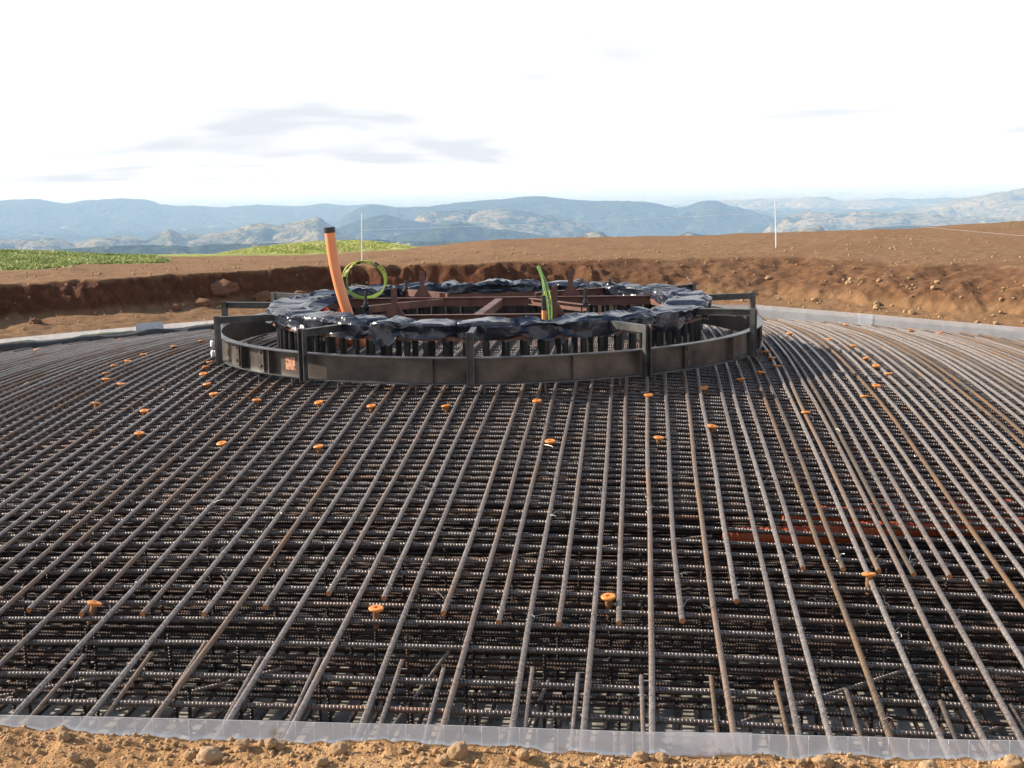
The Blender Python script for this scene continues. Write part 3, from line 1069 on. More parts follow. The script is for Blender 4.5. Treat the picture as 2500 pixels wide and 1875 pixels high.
# ------------------------------------------------------------------ tie wires
tw = []
for v in range(3):
    mb = MB()
    q = random.Random(20 + v)
    mb.tube([(0.02 * math.cos(a), 0.019 * math.sin(a) * 0.9, 0.006 * math.sin(2 * a)) for a in np.linspace(0, 5.2, 10)], 0.0013, 5)
    for s in (0, 1):
        d = Vector((q.uniform(-1, 1), q.uniform(-1, 0.2), q.uniform(0.2, 1.0))).normalized() * q.uniform(0.04, 0.09)
        mb.tube([(0.018, 0, 0.01), (0.018 + d.x * 0.5, d.y * 0.5, 0.012 + d.z * 0.4), (0.018 + d.x, d.y, 0.012 + d.z * 0.5)], 0.0013, 5)
    tw.append(mb.mesh('tie_wire', M['wire'], True))
allx = sorted(LONG + [s[0] for s in SHORT])
wsp = []
for _ in range(64):
    x = rnd.choice(allx)
    y = rnd.choice(FRONT_Y + [-5.2, -4.9, -4.6, -4.2, -3.8])
    if x in [s[0] for s in SHORT] and y < -6.9:
        continue
    wsp.append((x, y))
for x, ye in SHORT:
    wsp.append((x, ye + 0.12))
for _ in range(45):
    wsp.append((rnd.choice([-1, 1]) * rnd.uniform(2.6, 5.5) , rnd.uniform(-4, 0.5)))
for i, (x, y) in enumerate(wsp):
    o = bpy.data.objects.new('tie_wire', tw[i % 3])
    COL.objects.link(o)
    o.location = (x, y, float(cone(x, y)) + 0.004)
    o.rotation_euler = (rnd.uniform(-0.4, 0.4), rnd.uniform(-0.4, 0.4), rnd.uniform(0, 6.28))
    near = y < -5.4
    tag(o, 'twisted end of bright tie wire at a crossing of the nearer bars' if near else 'twisted end of bright tie wire on the bars farther up the mat', 'tie wire',
        'tie wires on the nearer bars' if near else 'tie wires on the farther bars')

# ------------------------------------------------------------------ ring formwork
RF, ZB, ZT = 2.80, 0.484, 0.712
form = tag(empty('ring_formwork', (0, 0, ZB)), 'dark steel ring form of bent channel with upright posts, standing on the bars', 'formwork')


def local(o):
    return o


def F(mb, name, m_, parent=form, sm=True):
    o = mb.build(name, m_, parent, smooth_=sm)
    if parent is form:
        for vv in o.data.vertices:
            vv.co.z -= ZB
    return o


web_o = F(MB().ring([(RF - 0.062, ZB + 0.009), (RF - 0.052, ZB + 0.009), (RF - 0.052, ZT - 0.009), (RF - 0.062, ZT - 0.009)], seg=192), 'web', M['form'])
F(MB().ring([(RF - 0.066, ZB), (RF + 0.012, ZB), (RF + 0.012, ZB + 0.009), (RF - 0.066, ZB + 0.009)], seg=192), 'lower_flange', M['form_edge'])
F(MB().ring([(RF - 0.066, ZT - 0.009), (RF + 0.010, ZT - 0.009), (RF + 0.010, ZT), (RF - 0.066, ZT)], seg=192), 'upper_flange', M['form_edge'])


def pol(r, a, z):
    return (r * math.sin(rad(a)), -r * math.cos(rad(a)), z)


def rad_box(mb, r0, r1, a, z0, z1, w):
    c = pol((r0 + r1) / 2, a, (z0 + z1) / 2)
    mb.box(c, (r1 - r0, w, z1 - z0), rz=rad(a - 90))
    return mb


POSTS = [3.5, 35, 68, 103, 130, 163, 196, 222, 247, 270, 301, 332]
for a in [312, 322, 356.8, 21.3, 60, 78, 88, 115, 145, 180, 208, 235, 258, 285, 293]:
    F(rad_box(MB(), RF - 0.051, RF + 0.003, a, ZB + 0.0095, ZT - 0.0095, 0.008), 'stiffener', M['form'], sm=False)
for a in [308.5, 318.5, 46, 71.5, 95, 262]:
    o = F(rad_box(MB(), RF - 0.0515, RF - 0.030, a, ZB + 0.012, ZT - 0.012, 0.085), 'splice_plate', M['form'], sm=False)
    for dz in (0.05, 0.17):
        b = MB().lathe([(0.0, 0.0), (0.014, 0.0), (0.014, 0.012), (0.0, 0.013)], sides=6)
        bo = b.build('bolt', M['form_edge'], o, smooth_=False)
        bo.location = Vector(pol(RF - 0.031, a, dz + 0.01))
        bo.rotation_euler = (math.pi / 2, 0, rad(a))
# worn sticker on the left front panel
mb = MB()
aa = np.linspace(rad(325.6), rad(328.2), 6)
V = [(( RF - 0.0505) * math.sin(t), -(RF - 0.0505) * math.cos(t), z) for t in aa for z in (ZB + 0.055, ZB + 0.165)]
mb.add(V, [(2 * i, 2 * i + 2, 2 * i + 3, 2 * i + 1) for i in range(5)])
sm_, nt, p = mat('worn_orange_label')
n = noise_n(nt, 38, 5, 0.7)
nt.links.new(ramp_n(nt, n.outputs['Fac'], [(0.38, (0.10, 0.035, 0.02)), (0.47, (0.55, 0.20, 0.08)), (0.56, (0.62, 0.36, 0.27)), (0.66, (0.16, 0.07, 0.05))]), p.inputs['Base Color'])
st = F(mb, 'worn_label', sm_, sm=False)
st['label'] = 'worn orange sticker on the left front panel'
for i, a in enumerate(POSTS):
    mb = MB()
    ra, rb = RF - 0.012, RF + 0.05
    ztop = 0.925
    w = 0.062
    rad_box(mb, RF + 0.012, RF + 0.021, a, ZB - 0.01, ztop, w)
    for s in (-1, 1):
        c = Vector(pol(RF + 0.042, a, (ZB - 0.01 + ztop) / 2)) + Vector((math.cos(rad(a)), math.sin(rad(a)), 0)) * s * (w / 2 - 0.004)
        mb.box(c, (0.041, 0.008, ztop - ZB + 0.01), rz=rad(a - 90))
    po = F(mb, 'post', M['form_post'], sm=False)
    am = MB().channel(pol(RF + 0.010, a, ztop - 0.037), pol(2.20, a, ztop - 0.045), 0.05, 0.064, 0.008, 1 if i % 2 else -1)
    ao = am.build('arm', M['form_post'], po, smooth_=False)
    for vv in ao.data.vertices:
        vv.co.z -= ZB
for z in (ZB + 0.075, ZB + 0.17):
    d = MB().lathe([(0.0, -0.012), (0.032, -0.012), (0.036, 0.0), (0.03, 0.014), (0.0, 0.018)], sides=20)
    o = d.build('white_plug', M['white_plastic'], form)
    o.location = Vector(pol(RF + 0.075, 299.0, z - ZB))
    o.rotation_euler = (math.pi / 2, 0, rad(299.0))
# supports under the ring
leg0 = None
legs = MB().tube([(0, 0, -0.30), (0, 0, 0.0)], 0.009, 8)
for a in np.arange(4, 360, 12.0):
    if leg0 is None:
        leg0 = o = legs.build('support_leg', M['form_post'], form, smooth_=50)
    else:
        o = leg0.copy()
        COL.objects.link(o)
    o.location = Vector(pol(RF - 0.02 + rnd.uniform(-0.03, 0.02), a + rnd.uniform(-3, 3), 0.0))
    o.rotation_euler = (rnd.uniform(-0.08, 0.08), rnd.uniform(-0.08, 0.08), 0)

# hoop bars lying inside the form
for r, z, a0, a1, lab in ((2.52, 0.50, 262, 325, 'brown hoop bar curving inside the left end of the ring form'), (2.50, 0.52, 40, 100, 'brown hoop bar curving inside the right end of the ring form')):
    mb = MB().tube([pol(r, a, z + 0.03 * math.sin(rad(a * 3))) for a in np.linspace(a0, a1, 40)], 0.013, 8)
    tag(mb.build('hoop_bar', M['bar_rusty'], smooth_=50), lab, 'hoop bar', 'hoop bars inside the form')

# ------------------------------------------------------------------ anchor flange, bolts, plastic wrap
R1, R0 = 2.16, 1.98
fl = MB().ring([(1.88, 0.782), (2.255, 0.782), (2.255, 0.842), (1.88, 0.842)], seg=160)
tag(fl.build('anchor_flange', M['flange']), 'brown steel anchor ring flange under the black plastic', 'flange')


def make_bolt():
    t = empty('anchor_bolt')
    MB().lathe([(0.0, -0.34), (0.029, -0.34), (0.029, -0.022), (0.0, -0.0215)], sides=12).build('sleeve', M['sleeve'], t, smooth_=40)
    MB().lathe([(0.0285, -0.024), (0.032, -0.016), (0.028, -0.006), (0.016, -0.0005), (0.0, 0.0)], sides=12).build('seal', M['seal'], t, smooth_=60)
    return t


b0 = make_bolt()
first = True
NB = 76
for ring_i, r in enumerate((R1, R0)):
    for k in range(NB):
        a = 360.0 * (k + 0.25) / NB
        o = b0 if first else copy_tree(b0)
        first = False
        o.location = pol(r, a, 0.7815)
        o.rotation_euler = (0, 0, rnd.random() * 6)
        tag(o, 'black sleeved anchor bolt with a grey seal, in the outer circle under the flange' if ring_i == 0 else 'black sleeved anchor bolt with a grey seal, in the inner circle under the flange',
            'anchor bolt', 'anchor bolts of the outer circle' if ring_i == 0 else 'anchor bolts of the inner circle')


def make_wrap():
    na, nc = 620, 30
    ang = np.linspace(0, 2 * math.pi, na, endpoint=False)
    q = np.random.RandomState(5)
    # bundles tied at uneven steps
    nb = 30
    cuts = np.sort((np.arange(nb) + q.uniform(-0.25, 0.25, nb)) / nb * 2 * math.pi)
    seg = np.searchsorted(cuts, ang) % nb
    lo = cuts[(seg - 1) % nb]
    hi = cuts[seg]
    width = (hi - lo) % (2 * math.pi)
    tt = ((ang - lo) % (2 * math.pi)) / width
    bulge = np.clip(1 - np.abs(2 * tt - 1) ** 3.2, 0, 1)
    amp = q.uniform(0.55, 1.15, nb)[seg]
    sag = np.where(q.rand(nb) < 0.25, q.uniform(0.4, 1.0, nb), q.uniform(0.0, 0.25, nb))[seg]
    cs = np.linspace(0, 2 * math.pi, nc, endpoint=False)
    A, C = np.meshgrid(ang, cs, indexing='ij')
    B = (0.30 + 0.70 * bulge * amp)[:, None]
    S = (sag * bulge)[:, None]
    cx_, cz_ = np.cos(C), np.sin(C)
    sg = lambda v, e: np.sign(v) * np.abs(v) ** e
    hw = 0.196 + 0.025 * B
    top = 0.032 + 0.058 * B
    bot = 0.026 + 0.022 * B
    rr = hw * sg(cx_, 0.42)
    zz = np.where(cz_ > 0, top, bot) * sg(cz_, 0.5)
    outer = smooth(0.3, 1.0, cx_) * smooth(0.3, -0.6, cz_)
    inner = smooth(0.3, 1.0, -cx_) * smooth(0.3, -0.6, cz_)
    zz = zz - (0.11 * S + 0.035 * B) * outer - 0.03 * S * inner
    rr = rr + 0.015 * S * outer
    # creases: piecewise ridges running across and aslant
    s = A * 2.1
    jit = np.random.RandomState(77)
    g1 = jit.uniform(-1, 1, A.shape)
    g2 = jit.uniform(-1, 1, A.shape)
    tied = (1 - bulge)[:, None]
    w1 = fbm(s * 3.2 + 0.8 * cx_, cx_ * 1.3, cz_ * 1.3, 2, 301)
    pl = np.where(np.arange(na)[:, None] % 2 == 0, 1.0, -1.0) * (tied ** 1.5)
    big = fbm(s * 2.6 + 1.0 * cx_ + 0.5 * cz_, cx_ * 1.1, cz_ * 1.1, 1, 331)
    big2 = fbm(s * 7.5 - 1.3 * cz_, cx_ * 1.8, cz_ * 1.8, 1, 337)
    dtie = np.minimum(tt, 1 - tt) * width * 2.1                   # metres to the nearest tie
    near_tie = np.exp(-dtie / 0.075)[:, None]
    rays = np.abs(np.mod(C * 2.4 + 2.2 * vnoise(s * 1.5, C * 0, 0, 343), 1.0) - 0.5) * 2 - 0.5
    fold = 0.024 * (0.6 - np.abs(big) * 2.4) + 0.008 * (0.6 - np.abs(big2) * 2.4) + 0.026 * rays * near_tie
    disp = 0.004 * w1 + fold + 0.0012 * g1
    rr = rr + disp * cx_
    zz = zz + disp * np.where(cz_ > 0, cz_, cz_ * 0.6) * 1.1
    A = A + 0.002 * g2
    R = 2.075 + rr
    Zv = 0.868 + zz
    X, Y = R * np.sin(A), -R * np.cos(A)
    X = np.concatenate([X, X[:, :1]], 1)
    Y = np.concatenate([Y, Y[:, :1]], 1)
    Zv = np.concatenate([Zv, Zv[:, :1]], 1)
    X = np.concatenate([X, X[:1]], 0)
    Y = np.concatenate([Y, Y[:1]], 0)
    Zv = np.concatenate([Zv, Zv[:1]], 0)
    o = grid_mesh('plastic_wrap', X, Y, Zv, M['film'])
    bm = bmesh.new()
    bm.from_mesh(o.data)
    bmesh.ops.triangulate(bm, faces=bm.faces[:], quad_method='BEAUTY')
    bmesh.ops.remove_doubles(bm, verts=bm.verts[:], dist=1e-5)
    bm.to_mesh(o.data)
    bm.free()
    o.data.polygons.foreach_set('use_smooth', [True] * len(o.data.polygons))
    o.data.set_sharp_from_angle(angle=rad(26))
    tag(o, 'crumpled glossy black plastic film tied in bundles round the top of the anchor ring', 'plastic film')


make_wrap()
# loose black strips hanging at the ties
tb = None
for i, a in enumerate([356, 5.5, 16, 24, 40, 340, 347, 324]):
    mb = MB()
    P = [pol(2.262 + 0.012 * math.sin(z * 30 + i), a + 0.8 * math.sin(z * 14 + i), 0.865 - z) for z in np.linspace(0, 0.13, 6)]
    t_ = Vector((math.cos(rad(a)), math.sin(rad(a)), 0))
    n_ = Vector((math.sin(rad(a)), -math.cos(rad(a)), 0))
    for u, (p1, p2) in enumerate(zip(P, P[1:])):
        p1, p2 = Vector(p1), Vector(p2)
        V = [tuple(q_ + t_ * s_ * 0.02 + n_ * w_) for q_ in (p1, p2) for s_, w_ in ((-1, 0), (1, 0.004), (1, 0.007), (-1, 0.003))]
        mb.add(V, [(0, 1, 5, 4), (1, 2, 6, 5), (2, 3, 7, 6), (3, 0, 4, 7)] + ([(3, 2, 1, 0)] if u == 0 else []) + ([(4, 5, 6, 7)] if u == len(P) - 2 else []))
    tag(mb.build('tape_tail', M['tape'], smooth_=False), 'black tape tail hanging over the brown flange edge at a tie of the film', 'tape', 'tape tails on the flange')

# ------------------------------------------------------------------ red-brown setting frame inside the ring
ZBM = 0.875
fr = tag(empty('setting_frame', (0, 0, 0)), 'red-brown steel frame of two long channels with lifting lugs across the anchor ring', 'steel frame')
ya0, ya1, yb0, yb1 = -1.00, -0.90, 0.80, 0.90
MB().channel((-1.75, ya0, ZBM - 0.05), (1.80, ya1 + 0.03, ZBM - 0.05), 0.06, 0.10, 0.009, 1).build('beam', M['frame_rust'], fr, False)
MB().channel((-1.83, yb0, ZBM - 0.05), (1.86, yb1, ZBM - 0.05), 0.06, 0.10, 0.009, 1).build('beam', M['frame_rust'], fr, False)
MB().beam((-0.02, ya0 + 0.06, ZBM - 0.055), (0.02, yb0 - 0.0, ZBM - 0.055), 0.085, 0.085).build('cross_member', M['frame_rust'], fr, False)
for a, b in (((-0.62, 0.79, ZBM - 0.047), (-1.30, 0.06, ZBM - 0.047)), ((-0.55, 0.86, ZBM + 0.006), (-1.16, 1.45, ZBM + 0.006)), ((0.36, 0.80, ZBM - 0.047), (1.00, 0.05, ZBM - 0.047)),
             ((0.42, 0.89, ZBM + 0.006), (1.20, 1.50, ZBM + 0.006))):
    MB().channel(a, b, 0.05, 0.075, 0.008, 1).build('brace', M['frame_rust'], fr, False)


def lug(x, y, h):
    mb = MB()
    mb.box((x, y, ZBM - 0.10 + (h + 0.10) / 2), (0.058, 0.012, h + 0.10))
    mb.box((x - 0.012, y + 0.03, ZBM - 0.10 + (h + 0.10) / 2), (0.012, 0.048, h + 0.10))
    for s in (-1, 1):
        V = []
        for dy in (-0.005, 0.005):
            V += [(x + s * 0.0295, y + 0.014 + dy, ZBM - 0.01), (x + s * 0.108, y + 0.014 + dy, ZBM - 0.01), (x + s * 0.0295, y + 0.014 + dy, ZBM + 0.11)]
        fs = [(0, 1, 2), (5, 4, 3), (0, 3, 4, 1), (1, 4, 5, 2), (2, 5, 3, 0)]
        mb.add(V, fs)
    V = [(x - 0.05, y - 0.03, ZBM - 0.102), (x + 0.05, y - 0.03, ZBM - 0.102), (x + 0.05, y + 0.05, ZBM - 0.102), (x - 0.05, y + 0.05, ZBM - 0.102)]
    V += [(v_[0], v_[1], ZBM - 0.09) for v_ in V]
    mb.add(V, [(3, 2, 1, 0), (4, 5, 6, 7), (0, 1, 5, 4), (1, 2, 6, 5), (2, 3, 7, 6), (3, 0, 4, 7)])
    return mb.build('lifting_lug', M['frame_rust'], fr, False)


lug(-0.80, -1.05, 0.27)
lug(0.75, -0.98, 0.27)
lug(-0.86, 0.92, 0.28)
lug(0.80, 0.98, 0.28)


def lev_bolt(x, y, z0, hgt):
    mb = MB()
    for s in (-1, 1):
        mb.box((x + s * 0.036, y, z0 + 0.045), (0.012, 0.07, 0.09))
    mb.box((x, y, z0 + 0.096), (0.092, 0.074, 0.012))
    mb.lathe([(0.0, 0.102), (0.03, 0.102), (0.03, 0.125), (0.022, 0.13), (0.02, 0.15), (0.015, 0.155), (0.015, hgt), (0.0, hgt + 0.004)], (x, y, z0), 10)
    return mb.build('levelling_bolt', M['sleeve'], fr, 30)


lev_bolt(-1.22, -0.40, ZBM - 0.07, 0.25)
lev_bolt(1.02, -0.38, ZBM - 0.07, 0.27)
lev_bolt(-1.13, 1.40, ZBM - 0.07, 0.21)
lev_bolt(1.22, 1.45, ZBM - 0.07, 0.21)

# ------------------------------------------------------------------ pipes and cables
pp = tag(empty('conduit_pipe', (-1.495, -0.30, 0.42)), 'tall orange plastic pipe with a black taped end, leaning out of the anchor ring', 'pipe')
P = np.array([(0.28, 0.05, 0.0), (0.18, 0.02, 0.12), (0.098, 0.0, 0.30), (0.012, 0, 0.55), (-0.055, 0, 0.85), (-0.085, 0, 1.10), (-0.098, 0, 1.275)])
t = np.linspace(0, 1, 60)
tt = np.linspace(0, 1, len(P))
Q = np.stack([np.interp(t, tt, P[:, k]) for k in range(3)], -1)
for _ in range(30):
    Q[1:-1] = 0.25 * Q[:-2] + 0.5 * Q[1:-1] + 0.25 * Q[2:]
MB().tube(Q, 0.054, 28).build('pipe', M['orange_pipe'], pp)
ax = Q[-1] - Q[-6]
ax /= np.linalg.norm(ax)
MB().tube([Q[-1] - ax * 0.043, Q[-1] - ax * 0.040, Q[-1] + ax * 0.01, Q[-1] + ax * 0.013], [0.0555, 0.0585, 0.0585, 0.054], 28).build('end_cap', M['tape'], pp, 40)
for lab, pts, r in (('orange duct stub leaning left beside the tall pipe, half under film', [(-1.35, -0.28, 0.45), (-1.62, -0.22, 0.72), (-1.72, -0.2, 0.86)], 0.05),
                    ('short orange duct stub against the tall pipe', [(-1.28, -0.12, 0.45), (-1.50, -0.08, 0.74), (-1.57, -0.06, 0.85)], 0.045),
                    ('orange duct lying low under the film, left inside the ring', [(-1.5, -0.45, 0.5), (-1.75, -0.5, 0.74), (-1.95, -0.55, 0.80)], 0.05)):
    tag(MB().tube(pts, r, 20).build('duct_stub', M['orange_dull'], smooth_=50), lab, 'duct')
# film flap over the stubs
mb = MB()
flap = np.array([[(-1.98, -0.62, 0.80), (-1.86, -0.5, 0.86), (-1.70, -0.4, 0.87)], [(-1.95, -0.2, 0.87), (-1.84, -0.15, 0.93), (-1.66, -0.12, 0.90)], [(-1.9, 0.2, 0.86), (-1.8, 0.2, 0.93), (-1.52, 0.15, 1.0)]])
V = flap.reshape(-1, 3)
V = np.concatenate([V, V - [0, 0, 0.006]])
fs = []
for i in range(2):
    for j in range(2):
        q = (i * 3 + j, i * 3 + j + 1, i * 3 + j + 4, i * 3 + j + 3)
        fs += [q, tuple(9 + w_ for w_ in reversed(q))]
mb.add(V, fs)
tag(mb.build('film_flap', M['film'], smooth_=False), 'loose flap of black film over the orange duct stubs', 'plastic film')

# coil of earth cable
ccx, ccy, ccz, cr = -1.465, 0.72, 1.085, 0.215
coil = tag(empty('cable_coil', (ccx, ccy, ccz)), 'coil of green and yellow earth cable with black tape bands, standing on edge', 'cable coil')
mb = MB()
pts = []
for k in range(5 * 48 + 1):
    a = 2 * math.pi * k / 48
    turn = k / 48.0
    rr = cr * (1.0 - 0.030 * ((turn * 1.7) % 2.2)) + 0.009 * math.sin(a * 2 + turn * 1.9) + 0.006 * math.sin(a * 3 + turn)
    pts.append((rr * math.cos(a) * 1.10 + 0.012 * math.sin(turn * 2.9), 0.014 * math.sin(turn * 2.4) + 0.012 * math.sin(a + turn), rr * math.sin(a) * 0.98))
mb.tube(pts, 0.0056, 7)
mb.build('cable', M['cable'], coil)
for a0, a1 in ((rad(168), rad(212)), (rad(100), rad(112)), (rad(48), rad(60))):
    MB().tube([(cr * 1.075 * math.cos(a) * 1.0, 0, cr * 0.955 * math.sin(a)) for a in np.linspace(a0, a1, 8)], 0.023, 10).build('tape_band', M['tape'], coil)

# conduit with earth cables at the right
co = tag(empty('cable_conduit', (0.66, -1.22, 0.44)), 'slim orange conduit with black tape bands, green cables rising beside it', 'conduit')
zc0 = 0.44
MB().tube([(-0.01, 0, 0.0), (0.0, 0, 0.2), (0.008, 0, 0.40), (0.006, 0, 0.62)], 0.0235, 16).build('pipe', M['orange_pipe'], co)
MB().tube([(0.004, 0, 0.335), (0.006, 0, 0.365), (0.008, 0, 0.405)], 0.0255, 16).build('tape_band', M['tape'], co, 40)
MB().tube([(0.008, 0, 0.50), (0.006, 0, 0.56), (0.004, 0, 0.64)], 0.0255, 16).build('tape_band', M['tape'], co, 40)
ec = tag(empty('earth_cable_bundle', (0.66, -1.22, 0.44)), 'bunch of green earth cables looping up out of the taped conduit', 'cables')
for i in range(7):
    q = random.Random(50 + i)
    tx, ty = -0.045 + q.uniform(-0.014, 0.016), q.uniform(-0.02, 0.02)
    bow = q.uniform(0.0, 0.035)
    pts = [(0.004 + q.uniform(-0.01, 0.01), q.uniform(-0.01, 0.01), 0.62), (0.0 + bow * 0.3, ty * 0.3, 0.70), (-0.012 + bow * 0.6, ty * 0.6, 0.79), (tx + 0.012, ty, 0.88), (tx, ty, 0.915 + q.uniform(-0.01, 0.01))]
    if i >= 3:                                   # these leave the conduit top, bend over and run down the side
        d = -0.012 + 0.016 * (i - 3)
        pts = [(tx, ty, 0.915 + q.uniform(-0.012, 0.008)), (tx + 0.02, ty, 0.86), (0.012 + d, ty - 0.01, 0.74), (0.045 + d, -0.035 + ty, 0.60), (0.055 + d * 0.9, -0.04 + ty, 0.48), (0.065 + d * 0.4, -0.03, 0.36), (0.075, -0.02, 0.30)]
    P = np.array(pts)
    t = np.linspace(0, 1, 36)
    tt = np.linspace(0, 1, len(P))
    Q = np.stack([np.interp(t, tt, P[:, k]) for k in range(3)], -1)
    for _ in range(8):
        Q[1:-1] = 0.25 * Q[:-2] + 0.5 * Q[1:-1] + 0.25 * Q[2:]
    MB().tube(Q, 0.0052, 8).build('cable', M['cable_green'] if i % 3 else M['cable'], ec)

# ------------------------------------------------------------------ translucent strip round the edge
corner = AP * math.tan(rad(22.5))
C8 = [(-corner, -AP), (corner, -AP), (AP, -corner), (AP, corner), (corner, AP), (-corner, AP), (-AP, corner), (-AP, -corner)]
SIDE_LAB = ['milky plastic edge strip along the near side, soil heaped against it', None, None, 'milky plastic edge strip along the far right side of the bars', 'milky plastic edge strip along the far side behind the steel ring',
            'milky plastic edge strip along the far left side of the bars', None, None]
SIDE_LAB[1] = 'milky plastic edge strip along the near right side'
SIDE_LAB[2] = 'milky plastic edge strip along the right side'
SIDE_LAB[6] = 'milky plastic edge strip along the left side'
SIDE_LAB[7] = 'milky plastic edge strip along the near left side'
for i in range(8):
    a, b = np.array(C8[i]), np.array(C8[(i + 1) % 8])
    if i in (2, 6):                        # out of the photograph, kept so that the edge closes
        continue
    L = np.linalg.norm(b - a)
    d = (b - a) / L
    nrm = np.array([d[1], -d[0]])
    n = int(L / 0.04)
    s = np.linspace(0, L, n + 1)
    hz = np.array([-0.34, -0.25, -0.16, -0.08, 0.0])
    S, Hh = np.meshgrid(s, hz, indexing='ij')
    wv = 0.010 * fbm(S * 1.3 + i * 9, Hh * 2, 0, 3, 401) + 0.004 * fbm(S * 7 + i * 5, Hh * 9, 0, 2, 403)
    X = a[0] + d[0] * S + nrm[0] * wv
    Y = a[1] + d[1] * S + nrm[1] * wv
    Zs = Hh + 0.010 * fbm(S * 0.8 + i * 3, 0 * S, 0, 3, 405)
    root = tag(empty('edge_strip', (0, 0, 0)), SIDE_LAB[i], 'plastic strip', 'plastic edge strips')
    sh = grid_mesh('sheet', X, Y, Zs, M['sheet'])
    sh.parent = root
    mw = MB()
    k = 0.06
    while k < L and i not in (1, 7):
        w = 0.010 * float(fbm(np.array(k * 1.3 + i * 9), np.array(0.0), 0, 3, 401))
        zt = 0.010 * float(fbm(np.array(k * 0.8 + i * 3), np.array(0.0), 0, 3, 405)) + 0.004
        q = a + d * k + nrm * (w + 0.007)
        tl_ = rnd.uniform(-0.004, 0.004)
        mw.tube([(q[0], q[1], -0.34), (q[0] + d[0] * tl_, q[1] + d[1] * tl_, zt)], 0.0011, 4, False)
        k += 0.0765 if i == 0 else 0.10
    q0, q1 = a + nrm * 0.009, b + nrm * 0.009
    mw.tube([(q0[0], q0[1], -0.18), (q1[0], q1[1], -0.18)], 0.0011, 4, False)
    tp = [(X[j, -1] + nrm[0] * 0.001, Y[j, -1] + nrm[1] * 0.001, Zs[j, -1] + 0.001) for j in range(0, n + 1, 3)]
    mw.tube(tp, 0.0013, 4, False)
    mw.build('wire_mesh', M['mesh_wire'], root)


def lap(side, s0, s1, z0, z1, lab, off=0.014):
    a, b = np.array(C8[side]), np.array(C8[(side + 1) % 8])
    d = (b - a) / np.linalg.norm(b - a)
    nrm = np.array([d[1], -d[0]]) * off
    s = np.linspace(s0, s1, 14)
    Hh = np.linspace(z0, z1, 4)
    S, H2 = np.meshgrid(s, Hh, indexing='ij')
    w = 1 + 0.35 * fbm(S * 6, H2 * 9, 0, 2, 407)
    X = a[0] + d[0] * S + nrm[0] * w
    Y = a[1] + d[1] * S + nrm[1] * w
    Zl = H2 + 0.006 * fbm(S * 9, H2, 0, 2, 409)
    tag(grid_mesh('lap_patch', X, Y, Zl, M['lap'] if side == 5 else M['sheet']), lab, 'plastic patch')


lap(5, 3.35, 3.80, -0.25, 0.045, 'white patch lapped over the far left plastic strip', -0.016)
lap(3, 4.66, 4.92, -0.26, 0.008, 'white patch lapped over the far right plastic strip', -0.016)
lap(0, 5.16, 5.50, -0.14, 0.012, 'crinkled lap of plastic on the near strip, right of the middle', 0.02)

# dark lumpy cloth along the foot of the far left strip
a, b = np.array(C8[5]), np.array(C8[6])
d = (b - a) / np.linalg.norm(b - a)
nin = -np.array([d[1], -d[0]])
s = np.linspace(0.1, np.linalg.norm(b - a) - 0.1, 420)
cs = np.linspace(0, 2 * math.pi, 13)
S, C = np.meshgrid(s, cs, indexing='ij')
hump = 0.055 + 0.030 * np.abs(np.sin(S * 2.9 + 1.3 * fbm(S * 0.6, 0 * S, 0, 2, 421))) + 0.012 * fbm(S * 3, C * 0, 0, 3, 423)
X = a[0] + d[0] * S + nin[0] * (0.13 + 0.10 * np.cos(C))
Y = a[1] + d[1] * S + nin[1] * (0.13 + 0.10 * np.cos(C))
Zc = -0.150 + hump * np.sin(C) * 1.15 + 0.01 * fbm(S * 9, C * 2, 0, 2, 425)
tag(grid_mesh('cloth_strip', X, Y, Zc, M['geotextile']), 'dark lumpy cloth strip along the foot of the far left plastic strip', 'cloth strip')
# scrap by the far right strip
mb = MB()
q = np.random.RandomState(9)
th = np.linspace(0, 2 * math.pi, 15, endpoint=False)
for k_, (sz, h_) in enumerate(((1.0, 0.0), (0.95, 0.05), (0.6, 0.10), (0.15, 0.125))):
    pass
mb.lathe([(0.0, 0.0), (0.10, 0.0), (0.11, 0.03), (0.08, 0.065), (0.03, 0.09), (0.0, 0.092)], sides=14)
o = mb.build('plastic_scrap', M['red_plastic'])
for vv in o.data.vertices:
    vv.co.x *= 1.0 + 0.3 * q.rand()
    vv.co.y *= 0.8 + 0.4 * q.rand()
o.location = (3.42, 7.95, -0.19)
tag(o, 'small red crumpled plastic scrap at the foot of the far right strip', 'scrap')

# ------------------------------------------------------------------ stakes and string on the pad


def gz(x, y):
    return float(ground_z(np.array([x]), np.array([y]))[0][0])


S1, S2 = (-4.32, 13.62), (4.40, 14.30)
for (x, y), lean, lab in ((S1, 0.03, 'thin white stake on the soil pad, left, behind the orange pipe'), (S2, -0.035, 'thin white stake standing alone on the soil pad, on the right')):
    mb = MB().tube([(0, 0, -0.1), (0, 0, 0.5), (0, 0, 1.02)], [0.013, 0.012, 0.011], 8)
    o = mb.build('marker_stake', M['stake'])
    o.location = (x, y, gz(x, y))
    o.rotation_euler = (0, lean, 0)
    tag(o, lab, 'stake', 'white stakes on the pad')
z1, z2 = gz(*S1) + 0.66, gz(*S2) + 0.735
E2 = (9.9, 13.0)
mb = MB()
mb.tube([(S1[0] + (S2[0] - S1[0]) * t, S1[1] + (S2[1] - S1[1]) * t, z1 + (z2 - z1) * t - 0.10 * t * (1 - t)) for t in np.linspace(0, 1, 16)], 0.0028, 5, False)
mb.tube([(S2[0] + (E2[0] - S2[0]) * t, S2[1] + (E2[1] - S2[1]) * t, z2 + (gz(*E2) + 0.1 - z2) * t - 0.08 * t * (1 - t)) for t in np.linspace(0, 1, 16)], 0.003, 5, False)
tag(mb.build('string_line', M['stake']), 'thin white string line strung between the two stakes and down to the right', 'string')

# ------------------------------------------------------------------ clods and pebbles
import bmesh


